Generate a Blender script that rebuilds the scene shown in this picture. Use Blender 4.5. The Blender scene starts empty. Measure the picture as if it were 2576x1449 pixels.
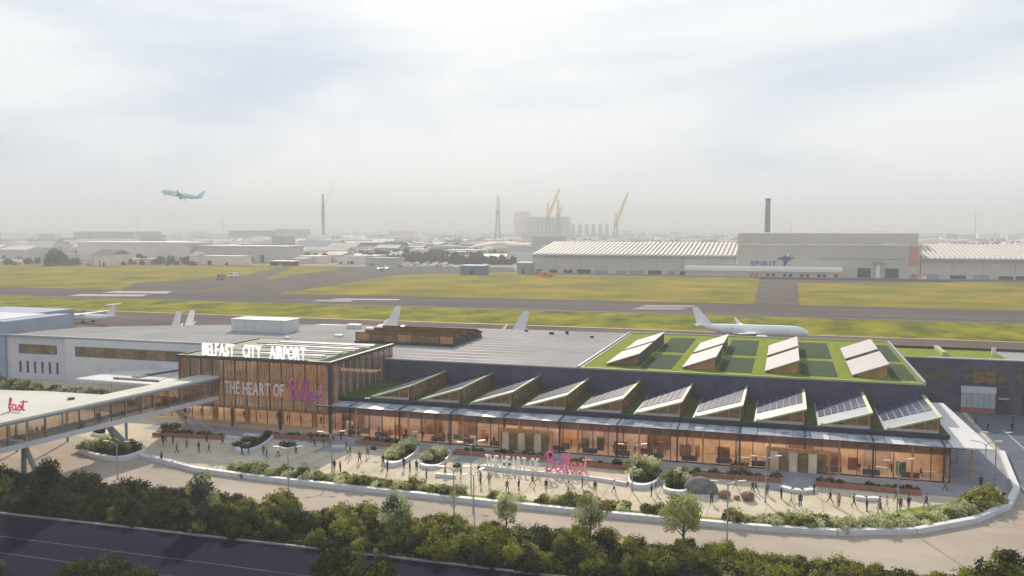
import bpy, bmesh, math, random
from mathutils import Vector, Matrix
random.seed(11)
R = math.radians
scn = bpy.context.scene
COL = scn.collection

# ------------------------------------------------------------------ camera, world, sun, exposure
# World axes: X runs along the terminal front (to the right), Y away from the camera, Z up.
FPX, CAMH = 2217.0, 40.0
PITCH = math.atan(152 / 2217.0)
YAW = math.atan(692 / math.hypot(2217, 152))
cam = bpy.data.cameras.new('camera')
cam.sensor_width = 36.0
cam.lens = 36.0 * FPX / 2576.0
cam.clip_start = 1.0
cam.clip_end = 60000.0
camo = bpy.data.objects.new('camera', cam)
COL.objects.link(camo)
camo.location = (0, 0, CAMH)
camo.rotation_euler = (math.pi / 2 - PITCH, 0, YAW)
scn.camera = camo

SUNV = Vector((-0.68, 1.75, 1.0)).normalized()      # towards the sun
EL = math.asin(SUNV.z)
AZ = math.atan2(SUNV.x, SUNV.y)
world = bpy.data.worlds.new('World')
scn.world = world
world.use_nodes = True
wt = world.node_tree
wt.nodes.clear()
wo = wt.nodes.new('ShaderNodeOutputWorld')
bg = wt.nodes.new('ShaderNodeBackground')
sky = wt.nodes.new('ShaderNodeTexSky')
sky.sky_type = 'NISHITA'
sky.sun_disc = False
sky.sun_elevation = EL
sky.sun_rotation = AZ
sky.altitude = 40
sky.dust_density = 1.0
SKY_STRENGTH = 0.1
bg.inputs[1].default_value = SKY_STRENGTH
# a high broken cloud sheet: noise on the ray direction projected on a cloud plane
tc = wt.nodes.new('ShaderNodeTexCoord')
mp = wt.nodes.new('ShaderNodeMapping')
mp.inputs['Rotation'].default_value = (0, 0, R(-32))
mp.inputs['Scale'].default_value = (1.5, 3.4, 7.5)
n1 = wt.nodes.new('ShaderNodeTexNoise')
n1.inputs['Scale'].default_value = 1.15
n1.inputs['Detail'].default_value = 6.0
n1.inputs['Roughness'].default_value = 0.5
n1.inputs['Distortion'].default_value = 0.35
cr = wt.nodes.new('ShaderNodeValToRGB')
cr.color_ramp.elements[0].position = 0.40
cr.color_ramp.elements[0].color = (5.1, 5.85, 7.0, 1)
cr.color_ramp.elements[1].position = 0.60
cr.color_ramp.elements[1].color = (7.75, 7.95, 8.1, 1)
mx = wt.nodes.new('ShaderNodeMixRGB')
sxyz = wt.nodes.new('ShaderNodeSeparateXYZ')
wt.links.new(tc.outputs['Generated'], sxyz.inputs[0])
cth = wt.nodes.new('ShaderNodeMapRange')       # cloud cover thinned overhead, out of frame, to cut sky fill and deepen shadows
cth.inputs['From Min'].default_value = 0.2; cth.inputs['From Max'].default_value = 1.0
cth.inputs['To Min'].default_value = 0.95; cth.inputs['To Max'].default_value = 0.55
wt.links.new(sxyz.outputs['Z'], cth.inputs[0])
wt.links.new(cth.outputs[0], mx.inputs[0])
wt.links.new(tc.outputs['Generated'], mp.inputs[0])
wt.links.new(mp.outputs[0], n1.inputs['Vector'])
wt.links.new(n1.outputs['Fac'], cr.inputs[0])
wt.links.new(sky.outputs[0], mx.inputs[1])
wt.links.new(cr.outputs[0], mx.inputs[2])
wt.links.new(mx.outputs[0], bg.inputs[0])
wt.links.new(bg.outputs[0], wo.inputs[0])

sun = bpy.data.lights.new('sun', 'SUN')
sun.energy = 5.0
sun.angle = R(0.9)
sun.color = (1.0, 0.87, 0.69)
suno = bpy.data.objects.new('sun', sun)
COL.objects.link(suno)
suno.rotation_euler = SUNV.to_track_quat('Z', 'Y').to_euler()
suno.location = (-300, 700, 400)

scn.view_settings.view_transform = 'Standard'
scn.view_settings.look = 'None'
scn.view_settings.exposure = 0.33
scn.view_settings.gamma = 1.0
scn.render.engine = 'CYCLES'
scn.cycles.use_denoising = True
scn.cycles.max_bounces = 6
scn.cycles.transparent_max_bounces = 12
scn.cycles.volume_bounces = 0
scn.cycles.filter_width = 1.5

# ------------------------------------------------------------------ helpers
_cp, _sp, _cy, _sy = math.cos(PITCH), math.sin(PITCH), math.cos(YAW), math.sin(YAW)
_f = (-_sy * _cp, _cy * _cp, -_sp)
_r = (_cy, _sy, 0.0)
_u = (-_sy * _sp, _cy * _sp, _cp)


def at(u, v, z=0.0):
    """the place on the level z that was measured at (u, v) of the photograph"""
    d = [_f[i] + (u - 1288) / FPX * _r[i] + (724.5 - v) / FPX * _u[i] for i in range(3)]
    t = (z - CAMH) / d[2]
    return (d[0] * t, d[1] * t)


def onY(u, v, Y):
    d = [_f[i] + (u - 1288) / FPX * _r[i] + (724.5 - v) / FPX * _u[i] for i in range(3)]
    t = Y / d[1]
    return (d[0] * t, CAMH + d[2] * t)


class MB:
    def __init__(s):
        s.v = []; s.f = []; s.m = []

    def face(s, pts, mi=0):
        n = len(s.v)
        s.v += [tuple(p) for p in pts]
        s.f.append(tuple(range(n, n + len(pts))))
        s.m.append(mi)

    def box(s, x0, y0, z0, x1, y1, z1, mi=0):
        n = len(s.v)
        s.v += [(x0, y0, z0), (x1, y0, z0), (x1, y1, z0), (x0, y1, z0), (x0, y0, z1), (x1, y0, z1), (x1, y1, z1), (x0, y1, z1)]
        for q in ((0, 3, 2, 1), (4, 5, 6, 7), (0, 1, 5, 4), (1, 2, 6, 5), (2, 3, 7, 6), (3, 0, 4, 7)):
            s.f.append(tuple(n + i for i in q)); s.m.append(mi)

    def prism(s, poly, z0, z1, mi=0, mtop=None):
        """poly counter-clockwise in plan"""
        a = sum(poly[i][0] * poly[(i + 1) % len(poly)][1] - poly[(i + 1) % len(poly)][0] * poly[i][1] for i in range(len(poly)))
        if a < 0: poly = poly[::-1]
        n = len(s.v); k = len(poly)
        s.v += [(p[0], p[1], z0) for p in poly] + [(p[0], p[1], z1) for p in poly]
        s.f.append(tuple(n + i for i in range(k - 1, -1, -1))); s.m.append(mi)
        s.f.append(tuple(n + k + i for i in range(k))); s.m.append(mi if mtop is None else mtop)
        for i in range(k):
            j = (i + 1) % k
            s.f.append((n + i, n + j, n + k + j, n + k + i)); s.m.append(mi)

    def prismY(s, poly, y0, y1, mi=0):
        """poly in (x, z), extruded along y"""
        n = len(s.v); k = len(poly)
        s.v += [(p[0], y0, p[1]) for p in poly] + [(p[0], y1, p[1]) for p in poly]
        s.f.append(tuple(n + i for i in range(k))); s.m.append(mi)
        s.f.append(tuple(n + k + i for i in range(k - 1, -1, -1))); s.m.append(mi)
        for i in range(k):
            j = (i + 1) % k
            s.f.append((n + j, n + i, n + k + i, n + k + j)); s.m.append(mi)

    def prismX(s, poly, x0, x1, mi=0):
        n = len(s.v); k = len(poly)
        s.v += [(x0, p[0], p[1]) for p in poly] + [(x1, p[0], p[1]) for p in poly]
        s.f.append(tuple(n + i for i in range(k - 1, -1, -1))); s.m.append(mi)
        s.f.append(tuple(n + k + i for i in range(k))); s.m.append(mi)
        for i in range(k):
            j = (i + 1) % k
            s.f.append((n + i, n + j, n + k + j, n + k + i)); s.m.append(mi)

    def tube(s, pts, rad, seg=8, mi=0, cap=True):
        pts = [Vector(p) for p in pts]
        rads = rad if isinstance(rad, (list, tuple)) else [rad] * len(pts)
        n0 = len(s.v)
        for i, p in enumerate(pts):
            d = (pts[min(i + 1, len(pts) - 1)] - pts[max(i - 1, 0)]).normalized()
            a = d.cross(Vector((0, 0, 1)))
            if a.length < 1e-3: a = d.cross(Vector((0, 1, 0)))
            a.normalize(); b = d.cross(a)
            for k in range(seg):
                t = 2 * math.pi * k / seg
                q = p + (a * math.cos(t) + b * math.sin(t)) * rads[i]
                s.v.append(tuple(q))
        for i in range(len(pts) - 1):
            for k in range(seg):
                k2 = (k + 1) % seg
                s.f.append((n0 + i * seg + k, n0 + i * seg + k2, n0 + (i + 1) * seg + k2, n0 + (i + 1) * seg + k)); s.m.append(mi)
        if cap:
            s.f.append(tuple(n0 + k for k in range(seg - 1, -1, -1))); s.m.append(mi)
            e = n0 + (len(pts) - 1) * seg
            s.f.append(tuple(e + k for k in range(seg))); s.m.append(mi)

    def mesh(s, name, mats, smooth=False):
        me = bpy.data.meshes.new(name)
        me.from_pydata(s.v, [], s.f)
        for m in (mats if isinstance(mats, (list, tuple)) else [mats]): me.materials.append(m)
        me.polygons.foreach_set('material_index', s.m)
        if smooth: me.polygons.foreach_set('use_smooth', [True] * len(s.f))
        me.update()
        bm = bmesh.new(); bm.from_mesh(me)
        bmesh.ops.recalc_face_normals(bm, faces=bm.faces)
        bm.to_mesh(me); bm.free()
        return me

    def obj(s, name, mats, parent=None, smooth=False):
        return link(name, s.mesh(name, mats, smooth), parent)


def link(name, me, parent=None, loc=None, rz=None):
    o = bpy.data.objects.new(name, me)
    COL.objects.link(o)
    if parent is not None: o.parent = parent
    if loc is not None: o.location = loc
    if rz is not None: o.rotation_euler = (0, 0, rz)
    return o


def tag(o, label=None, cat=None, group=None, kind=None):
    if label: o['label'] = label
    if cat: o['category'] = cat
    if group: o['group'] = group
    if kind: o['kind'] = kind
    return o


def thing(name, label, cat, loc=(0, 0, 0), rz=0, group=None):
    o = bpy.data.objects.new(name, None)
    COL.objects.link(o)
    o.location = loc; o.rotation_euler = (0, 0, rz)
    o.empty_display_size = 0.5
    return tag(o, label, cat, group)


def dup(root, loc, rz=0, scale=1.0, label=None, parent=None, group=None):
    r = root.copy(); COL.objects.link(r)
    r.location = loc; r.rotation_euler = (0, 0, rz)
    r.scale = (scale,) * 3 if not isinstance(scale, tuple) else scale
    if label: r['label'] = label
    if group: r['group'] = group
    if parent: r.parent = parent
    for ch in list(root.children):
        c = ch.copy(); COL.objects.link(c); c.parent = r
        for g in list(ch.children):
            d = g.copy(); COL.objects.link(d); d.parent = c
    return r


# ------------------------------------------------------------------ materials
def mat(name, c, rough=0.8, var=0.12, scale=0.5, c2=None, metal=0.0, bump=0.0, bscale=None, spec=0.3, objvar=0.0, stretch=None, detail=5.0, emis=None):
    m = bpy.data.materials.new(name); m.use_nodes = True
    nt = m.node_tree; p = nt.nodes['Principled BSDF']
    p.inputs['Roughness'].default_value = rough
    p.inputs['Metallic'].default_value = metal
    p.inputs['Specular IOR Level'].default_value = spec
    geo = nt.nodes.new('ShaderNodeNewGeometry')
    vec = geo.outputs['Position']
    if stretch:
        mm = nt.nodes.new('ShaderNodeMapping'); mm.inputs['Scale'].default_value = stretch
        nt.links.new(vec, mm.inputs[0]); vec = mm.outputs[0]
    n = nt.nodes.new('ShaderNodeTexNoise'); n.inputs['Scale'].default_value = scale
    n.inputs['Detail'].default_value = detail; n.inputs['Roughness'].default_value = 0.62
    nt.links.new(vec, n.inputs['Vector'])
    r = nt.nodes.new('ShaderNodeValToRGB')
    a = c if c2 is not None else tuple(x * (1 - var) for x in c)
    b = c2 if c2 is not None else tuple(min(1, x * (1 + var)) for x in c)
    r.color_ramp.elements[0].position = 0.33; r.color_ramp.elements[0].color = (*a, 1)
    r.color_ramp.elements[1].position = 0.67; r.color_ramp.elements[1].color = (*b, 1)
    nt.links.new(n.outputs['Fac'], r.inputs[0])
    out = r.outputs[0]
    if objvar:
        oi = nt.nodes.new('ShaderNodeObjectInfo')
        hs = nt.nodes.new('ShaderNodeHueSaturation')
        mr = nt.nodes.new('ShaderNodeMapRange')
        mr.inputs['To Min'].default_value = 1 - objvar; mr.inputs['To Max'].default_value = 1 + objvar
        nt.links.new(oi.outputs['Random'], mr.inputs[0]); nt.links.new(mr.outputs[0], hs.inputs['Value'])
        nt.links.new(out, hs.inputs['Color']); out = hs.outputs[0]
    nt.links.new(out, p.inputs['Base Color'])
    if bump:
        bn = nt.nodes.new('ShaderNodeTexNoise'); bn.inputs['Scale'].default_value = bscale or scale * 4
        bn.inputs['Detail'].default_value = 4
        nt.links.new(vec, bn.inputs['Vector'])
        bp = nt.nodes.new('ShaderNodeBump'); bp.inputs['Strength'].default_value = bump; bp.inputs['Distance'].default_value = 0.1
        nt.links.new(bn.outputs['Fac'], bp.inputs['Height']); nt.links.new(bp.outputs[0], p.inputs['Normal'])
    if emis:
        p.inputs['Emission Color'].default_value = (*emis[0], 1); p.inputs['Emission Strength'].default_value = emis[1]
    return m


def foliage_mat(name, a, b, trans=0.30):
    m = mat(name, a, rough=0.8, scale=0.9, c2=b, spec=0.08, objvar=0.22, detail=3)
    nt = m.node_tree; p = nt.nodes['Principled BSDF']; out = nt.nodes['Material Output']
    tr = nt.nodes.new('ShaderNodeBsdfTranslucent'); mixs = nt.nodes.new('ShaderNodeMixShader')
    mixs.inputs[0].default_value = trans
    src = p.inputs['Base Color'].links[0].from_socket
    nt.links.new(src, tr.inputs[0]); nt.links.new(p.outputs[0], mixs.inputs[1]); nt.links.new(tr.outputs[0], mixs.inputs[2])
    nt.links.new(mixs.outputs[0], out.inputs[0])
    return m


def glass_mat(name, tint, refl=(0.8, 0.85, 0.95), gloss_rough=0.06, base=0.10, body=None, bodyfac=0.0):
    m = bpy.data.materials.new(name); m.use_nodes = True
    nt = m.node_tree; nt.nodes.clear()
    out = nt.nodes.new('ShaderNodeOutputMaterial')
    t = nt.nodes.new('ShaderNodeBsdfTransparent'); t.inputs[0].default_value = (*tint, 1)
    g = nt.nodes.new('ShaderNodeBsdfGlossy'); g.inputs[0].default_value = (*refl, 1); g.inputs['Roughness'].default_value = gloss_rough
    lw = nt.nodes.new('ShaderNodeLayerWeight'); lw.inputs[0].default_value = 0.35
    mr = nt.nodes.new('ShaderNodeMapRange'); mr.inputs['To Min'].default_value = base; mr.inputs['To Max'].default_value = 0.75
    nt.links.new(lw.outputs['Facing'], mr.inputs[0])
    ms = nt.nodes.new('ShaderNodeMixShader')
    nt.links.new(mr.outputs[0], ms.inputs[0]); nt.links.new(t.outputs[0], ms.inputs[1]); nt.links.new(g.outputs[0], ms.inputs[2])
    last = ms.outputs[0]
    if body:
        d = nt.nodes.new('ShaderNodeBsdfDiffuse')
        oi = nt.nodes.new('ShaderNodeNewGeometry'); n = nt.nodes.new('ShaderNodeTexNoise'); n.inputs['Scale'].default_value = 0.5
        mmp = nt.nodes.new('ShaderNodeMapping'); mmp.inputs['Scale'].default_value = (1, 1, 0.35)
        nt.links.new(oi.outputs['Position'], mmp.inputs[0]); nt.links.new(mmp.outputs[0], n.inputs['Vector'])
        r = nt.nodes.new('ShaderNodeValToRGB')
        r.color_ramp.elements[0].position = .35; r.color_ramp.elements[0].color = (*[x * 0.6 for x in body], 1)
        r.color_ramp.elements[1].position = .65; r.color_ramp.elements[1].color = (*[x * 1.3 for x in body], 1)
        nt.links.new(n.outputs['Fac'], r.inputs[0]); nt.links.new(r.outputs[0], d.inputs[0])
        m2 = nt.nodes.new('ShaderNodeMixShader'); m2.inputs[0].default_value = bodyfac
        nt.links.new(last, m2.inputs[1]); nt.links.new(d.outputs[0], m2.inputs[2]); last = m2.outputs[0]
    nt.links.new(last, out.inputs[0])
    return m


M = {}
M['ground'] = mat('ground', (0.17, 0.17, 0.13), c2=(0.30, 0.28, 0.24), scale=0.012, rough=0.95)
M['city_ground'] = mat('city_ground', (0.20, 0.19, 0.17), c2=(0.40, 0.37, 0.33), scale=0.02, rough=0.95, detail=8)
M['apron'] = mat('apron', (0.085, 0.066, 0.060), c2=(0.15, 0.12, 0.105), scale=0.06, rough=0.85, stretch=(0.35, 1, 1))
M['runway'] = mat('runway', (0.070, 0.062, 0.062), c2=(0.125, 0.108, 0.105), scale=0.05, rough=0.85, stretch=(0.15, 1, 1))
M['taxi'] = mat('taxiway', (0.085, 0.072, 0.065), c2=(0.13, 0.11, 0.10), scale=0.05, rough=0.85)
M['grass'] = mat('airfield_grass', (0.050, 0.072, 0.002), c2=(0.27, 0.25, 0.004), scale=0.085, rough=0.95, stretch=(0.8, 0.45, 1), bump=0.6, bscale=1.5, detail=9)
M['grass2'] = mat('airfield_far_grass', (0.085, 0.115, 0.004), c2=(0.31, 0.225, 0.016), scale=0.035, rough=0.95, stretch=(0.6, 0.6, 1), bump=0.5, bscale=1.5, detail=9)
M['paint'] = mat('road_paint', (0.40, 0.385, 0.37), var=0.25, scale=.3)
M['faint'] = mat('worn_road_paint', (0.13, 0.12, 0.14), var=0.3, scale=1.0)
M['plaza'] = mat('plaza_paving', (0.43, 0.38, 0.29), c2=(0.60, 0.535, 0.42), scale=0.22, rough=0.8, bump=0.1, bscale=6, detail=8)
M['plaza_blue'] = mat('plaza_blue_paving', (0.24, 0.25, 0.29), c2=(0.32, 0.33, 0.37), scale=0.3, rough=0.7)
M['access'] = mat('access_road', (0.32, 0.275, 0.23), c2=(0.44, 0.38, 0.32), scale=0.12, rough=0.85, stretch=(0.4, 1, 1), detail=8)
M['asphalt'] = mat('asphalt', (0.006, 0.008, 0.024), c2=(0.015, 0.015, 0.032), spec=0.0, scale=0.12, rough=0.9, stretch=(0.2, 1, 1), bump=0.2, bscale=9, detail=8)  # near-black blue puts the road's deep shade into its colour
M['asphalt_blue'] = mat('side_road_asphalt', (0.10, 0.115, 0.15), c2=(0.15, 0.165, 0.20), scale=0.2, rough=0.7, detail=8)
M['soil'] = mat('soil', (0.016, 0.018, 0.009), c2=(0.035, 0.035, 0.016), scale=0.6, rough=0.95)
M['kerb'] = mat('kerb_stone', (0.24, 0.25, 0.25), var=0.15, scale=1.2)
M['whitewall'] = mat('white_render', (0.62, 0.62, 0.64), var=0.06, scale=0.35, rough=0.7)
M['whitewall2'] = mat('off_white_render', (0.55, 0.56, 0.60), var=0.07, scale=0.3, rough=0.7)
M['bluewall'] = mat('blue_grey_render', (0.30, 0.35, 0.44), var=0.08, scale=0.3, rough=0.7)
M['darkwall'] = mat('dark_violet_grey_brick', (0.070, 0.064, 0.105), c2=(0.11, 0.10, 0.145), scale=0.35, rough=0.8, bump=0.2, bscale=5, detail=8)
M['roof'] = mat('grey_roof_membrane', (0.27, 0.265, 0.27), c2=(0.36, 0.35, 0.355), scale=0.07, rough=0.75, detail=7)
M['roofgreen'] = mat('green_tinted_roof', (0.42, 0.43, 0.37), c2=(0.52, 0.52, 0.47), scale=0.15, rough=0.8)
M['sedum'] = mat('sedum_roof', (0.15, 0.20, 0.025), c2=(0.25, 0.28, 0.055), scale=0.8, rough=0.95, bump=0.5, bscale=4, detail=8)
M['sedum_dark'] = mat('dark_sedum', (0.045, 0.075, 0.05), c2=(0.075, 0.105, 0.06), scale=0.35, rough=0.95, bump=0.5, bscale=4, detail=8)
M['moss'] = mat('moss_roof', (0.050, 0.080, 0.020), c2=(0.095, 0.13, 0.035), scale=0.6, rough=0.95, bump=0.4, bscale=4)
M['rim'] = mat('pale_green_metal_rim', (0.36, 0.41, 0.23), var=0.1, scale=1.0, rough=0.6)
M['white_metal'] = mat('white_metal', (0.60, 0.60, 0.61), var=0.04, scale=0.6, rough=0.45)
M['lightgrey'] = mat('light_grey_panel', (0.25, 0.30, 0.35), var=0.08, scale=0.5, rough=0.35)
M['panel_grey'] = mat('raised_roof_panel', (0.30, 0.30, 0.325), var=0.08, scale=0.5, rough=0.7)
M['darkmetal'] = mat('dark_blue_grey_metal', (0.030, 0.040, 0.055), var=0.2, scale=1, rough=0.5)
M['charcoal'] = mat('charcoal_metal', (0.05, 0.05, 0.055), var=0.2, scale=1, rough=0.6)
M['timber'] = mat('warm_timber', (0.36, 0.17, 0.065), c2=(0.52, 0.28, 0.12), scale=1.2, rough=0.55, stretch=(1, 1, 0.15))
M['timber_dark'] = mat('dark_timber', (0.14, 0.06, 0.03), c2=(0.24, 0.11, 0.05), scale=1.2, rough=0.6, stretch=(1, 1, 0.15))
M['terracotta'] = mat('terracotta_bench', (0.28, 0.115, 0.08), c2=(0.36, 0.165, 0.115), scale=1.5, rough=0.75)
M['pinkstrip'] = mat('pinkish_cladding', (0.42, 0.36, 0.35), var=0.12, scale=1.2)
M['floor_in'] = mat('indoor_floor', (0.40, 0.33, 0.28), var=0.1, scale=0.5, rough=0.4)
M['wall_in'] = mat('indoor_timber_wall', (0.42, 0.31, 0.20), c2=(0.80, 0.68, 0.52), scale=0.30, rough=0.6, stretch=(1, 1, 0.6), detail=8)
M['lamp_in'] = mat('ceiling_light', (0.9, 0.75, 0.55), var=0.0, emis=((1.0, 0.78, 0.52), 12.0))
M['pv'] = mat('solar_cell', (0.030, 0.040, 0.10), c2=(0.06, 0.07, 0.15), scale=2, rough=0.22, spec=0.7)
M['glass'] = glass_mat('clear_glass', (0.93, 0.86, 0.80), base=0.05)
M['glass_sky'] = glass_mat('canopy_glass', (0.7, 0.75, 0.8), base=0.15, body=(0.48, 0.50, 0.56), bodyfac=0.72)
M['glass_bronze'] = glass_mat('bronze_glass', (0.88, 0.74, 0.58), base=0.06, body=(0.32, 0.265, 0.215), bodyfac=0.34)
M['glass_red'] = glass_mat('red_brown_glass', (0.5, 0.34, 0.28), base=0.05, body=(0.26, 0.13, 0.10), bodyfac=0.5)
M['glass_dark'] = mat('dark_window_glass', (0.035, 0.04, 0.035), c2=(0.15, 0.12, 0.07), scale=0.9, rough=0.12, spec=0.6, stretch=(0.5, 1, 1.2))
M['glass_warm'] = mat('amber_window_glass', (0.10, 0.075, 0.03), c2=(0.30, 0.17, 0.08), scale=0.8, rough=0.2, spec=0.5, stretch=(0.6, 1, 1.5))
M['blind'] = mat('white_shopfront_glass', (0.42, 0.45, 0.49), var=0.15, scale=0.8, rough=0.3)
M['white_letter'] = mat('white_letter', (0.82, 0.82, 0.80), var=0.03, rough=0.5)
M['lit_letter'] = mat('lit_letter', (0.82, 0.82, 0.80), var=0.03, rough=0.5, emis=((1, .98, .95), 0.5))  # emission added to keep the letters white on their shaded face; no lamps
M['grey_letter'] = mat('pale_film_letter', (0.66, 0.65, 0.70), var=0.08, rough=0.5)
M['magenta'] = mat('magenta_letter', (0.50, 0.10, 0.40), c2=(0.62, 0.14, 0.36), scale=0.8, rough=0.5)
M['plane'] = mat('aircraft_white_paint', (0.90, 0.90, 0.91), var=0.03, scale=0.3, rough=0.35)
M['plane_grey'] = mat('aircraft_grey', (0.30, 0.32, 0.35), var=0.1, scale=0.3, rough=0.4)
M['plane_blue'] = mat('flying_aircraft_paint', (0.62, 0.80, 0.95), var=0.03, scale=0.2, rough=0.4)
M['tyre'] = mat('tyre_rubber', (0.02, 0.02, 0.02), rough=0.9)
M['trunk'] = mat('bark', (0.10, 0.075, 0.05), var=0.25, scale=3, rough=0.95)
M['f_dark'] = foliage_mat('dark_leaves', (0.012, 0.019, 0.005), (0.062, 0.070, 0.016))  # tone kept low to double as shade over the left of the belt
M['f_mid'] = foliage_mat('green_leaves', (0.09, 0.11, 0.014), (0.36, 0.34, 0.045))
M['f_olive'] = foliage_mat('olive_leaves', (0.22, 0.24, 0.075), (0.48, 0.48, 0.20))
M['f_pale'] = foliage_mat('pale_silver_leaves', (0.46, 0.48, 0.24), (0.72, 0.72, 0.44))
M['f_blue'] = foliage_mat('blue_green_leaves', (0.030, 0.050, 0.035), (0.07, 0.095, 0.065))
M['far_tree'] = foliage_mat('far_tree_leaves', (0.035, 0.045, 0.028), (0.075, 0.085, 0.05), 0.2)
M['stone'] = mat('brown_boulder', (0.16, 0.10, 0.08), c2=(0.27, 0.18, 0.15), scale=2, rough=0.9, bump=0.5)
M['rock_green'] = mat('grey_green_mound', (0.10, 0.11, 0.11), c2=(0.20, 0.21, 0.18), scale=1.3, rough=0.9, bump=0.5)
M['skin'] = mat('skin', (0.42, 0.25, 0.18), var=0.05)
M['hair'] = mat('hair', (0.03, 0.02, 0.015), var=0.2)
M['f_green'] = foliage_mat('deep_green_leaves', (0.045, 0.062, 0.010), (0.16, 0.165, 0.028))
M['f_olive2'] = foliage_mat('grey_green_leaves', (0.06, 0.085, 0.06), (0.12, 0.15, 0.11))
for k, c in dict(black=(0.018, 0.018, 0.022), navy=(0.03, 0.04, 0.10), grey=(0.14, 0.14, 0.15), teal=(0.03, 0.16, 0.18), red=(0.30, 0.05, 0.05), tan=(0.35, 0.26, 0.16), white=(0.66, 0.66, 0.66), brown=(0.12, 0.07, 0.045), green=(0.08, 0.14, 0.06), purple=(0.16, 0.06, 0.20)).items():
    M['c_' + k] = mat('cloth_' + k, c, var=0.08, rough=0.9)

for k in ('ground', 'city_ground', 'apron', 'runway', 'taxi', 'grass', 'grass2', 'plaza', 'plaza_blue', 'access', 'asphalt', 'asphalt_blue', 'soil', 'roof', 'sedum', 'sedum_dark', 'moss', 'paint', 'faint'):
    p_ = M[k].node_tree.nodes['Principled BSDF']; p_.inputs['Specular IOR Level'].default_value = 0.02; p_.inputs['Roughness'].default_value = 1.0

# ------------------------------------------------------------------ ground, roads, airfield (setting)
def sheet(name, poly, z, m, parent=None, thick=None):
    mb = MB()
    if thick: mb.prism(poly, z - thick, z, 0)
    else:
        a = sum(poly[i][0] * poly[(i + 1) % len(poly)][1] - poly[(i + 1) % len(poly)][0] * poly[i][1] for i in range(len(poly)))
        mb.face([(p[0], p[1], z) for p in (poly if a > 0 else poly[::-1])])
    o = mb.obj(name, m, parent)
    if parent is None: tag(o, kind='structure')
    return o


sheet('ground', [(-16000, -3000), (16000, -3000), (16000, 16000), (-16000, 16000)], -0.06, M['ground'])
sheet('city_ground', [(-15000, 640), (15000, 640), (15000, 15500), (-15000, 15500)], -0.02, M['city_ground'])
sheet('apron', [(-900, 150), (700, 150), (700, 346), (-900, 346)], -0.01, M['apron'])
sheet('grass_verge', [(-900, 346), (700, 346), (700, 418), (-900, 398)], 0.00, M['grass'])
sheet('airfield_grass', [(-1500, 440), (1500, 470), (1500, 745), (-195, 735), (-330, 825), (-1500, 800)], 0.01, M['grass2'])
sheet('runway', [(-1400, 392), (1000, 422), (1000, 505), (-400, 466), (-1400, 440)], 0.03, M['runway'])
sheet('taxiway', [at(640, 748), at(500, 733), at(880, 670), at(1290, 672), at(1300, 684), at(1000, 692)], 0.06, M['taxi'])
sheet('taxiway', [at(300, 730), at(340, 712), at(615, 694), at(700, 672), at(740, 672), at(655, 706), at(480, 735)], 0.09, M['taxi'])
sheet('taxiway', [(-15.5, 470), (7, 478), (8, 742), (-20, 742)], 0.07, M['taxi'])
sheet('taxiway', [(7.5, 672), (46, 672), (150, 728), (176, 742), (7.5, 742)], 0.065, M['taxi'])
M['worn'] = mat('worn_runway_paint', (0.11, .10, .10), c2=(.17, .155, .15), scale=.2)
for q in (((170, 745), (355, 746), (375, 741), (200, 740)), ((255, 737), (420, 739), (435, 733), (290, 732)), ((785, 758), (880, 759), (890, 756), (800, 755)),
          ((830, 754), (1000, 756), (1010, 753), (850, 751)), ((1590, 778), (1715, 779), (1730, 775), (1605, 774)), ((1610, 772), (1740, 773), (1750, 769), (1625, 768))):
    sheet('runway_marking', [at(*p) for p in q], 0.10, M['paint'] if q[0][0] < 500 else M['worn'])

sheet('apron_edge_line', [(-900, 344.5), (700, 344.5), (700, 346), (-900, 346)], 0.02, mat('edge_paint', (0.45, 0.36, 0.22), var=0.2, scale=0.3))
sheet('runway_edge_line', [(-900, 401), (700, 421), (700, 422), (-900, 402)], 0.05, M['kerb'])

CURB = [(-128, 134.5), (-116, 129.5), (-104, 124.5), (-92, 120.6), (-84, 119.8), (-76, 119.4), (-62, 118.9), (-42, 118.4), (-24, 118.2), (-3, 118.8), (7, 120.0), (16.8, 123.6), (25, 130.6), (31, 139), (34.0, 148), (35.5, 160), (37, 172)]
sheet('plaza', CURB + [(38, 212), (-205, 212), (-205, 150), (-160, 137)], 0.02, M['plaza'])
sheet('access_road', [(-210, 128), (-125, 112), (-100, 107), (0, 106), (20, 106.5), (40, 100), (70, 100), (70, 212), (37.5, 212), (37, 172)] + CURB[::-1] + [(-160, 137), (-210, 150)], 0.012, M['access'])
sheet('side_road', [(36, 112), (42, 106), (120, 106), (120, 215), (37.9, 215), (37.6, 172), (36.1, 160), (34.8, 148)], 0.018, M['asphalt_blue'])
sheet('plaza_paving_band', [(-122, 150), (-122, 143.5), (-60, 142.8), (31, 142.2), (34.2, 149), (36.6, 172), (37, 211), (25.2, 211), (25.2, 150.3)], 0.03, M['plaza_blue'])
for x0, x1, y0 in ((-2, 4, 137.5), (-54, -50.5, 139), (-80, -75, 138)):
    sheet('plaza_paving_band', [(x0, y0), (x1, y0), (x1, 143), (x0, 143)], 0.034, M['plaza_blue'])
sheet('planting_soil', [(-210, 112), (-125, 111), (-100, 108), (0, 107.2), (20, 106.8), (40, 101), (60, 90), (-20, 96.0), (-45, 95.8), (-64, 95.4), (-100, 94.6), (-210, 93)], 0.022, M['soil'])
sheet('main_road', [(-220, 60), (60, 60), (60, 90), (-20, 95.4), (-45, 95.2), (-64, 94.8), (-104, 94.0), (-220, 92.3)], 0.03, M['asphalt'])
kb = [(-220, 92.5), (-104, 94.2), (-64, 95.0), (-45, 95.4), (-20, 95.6), (60, 90.2)]
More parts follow.
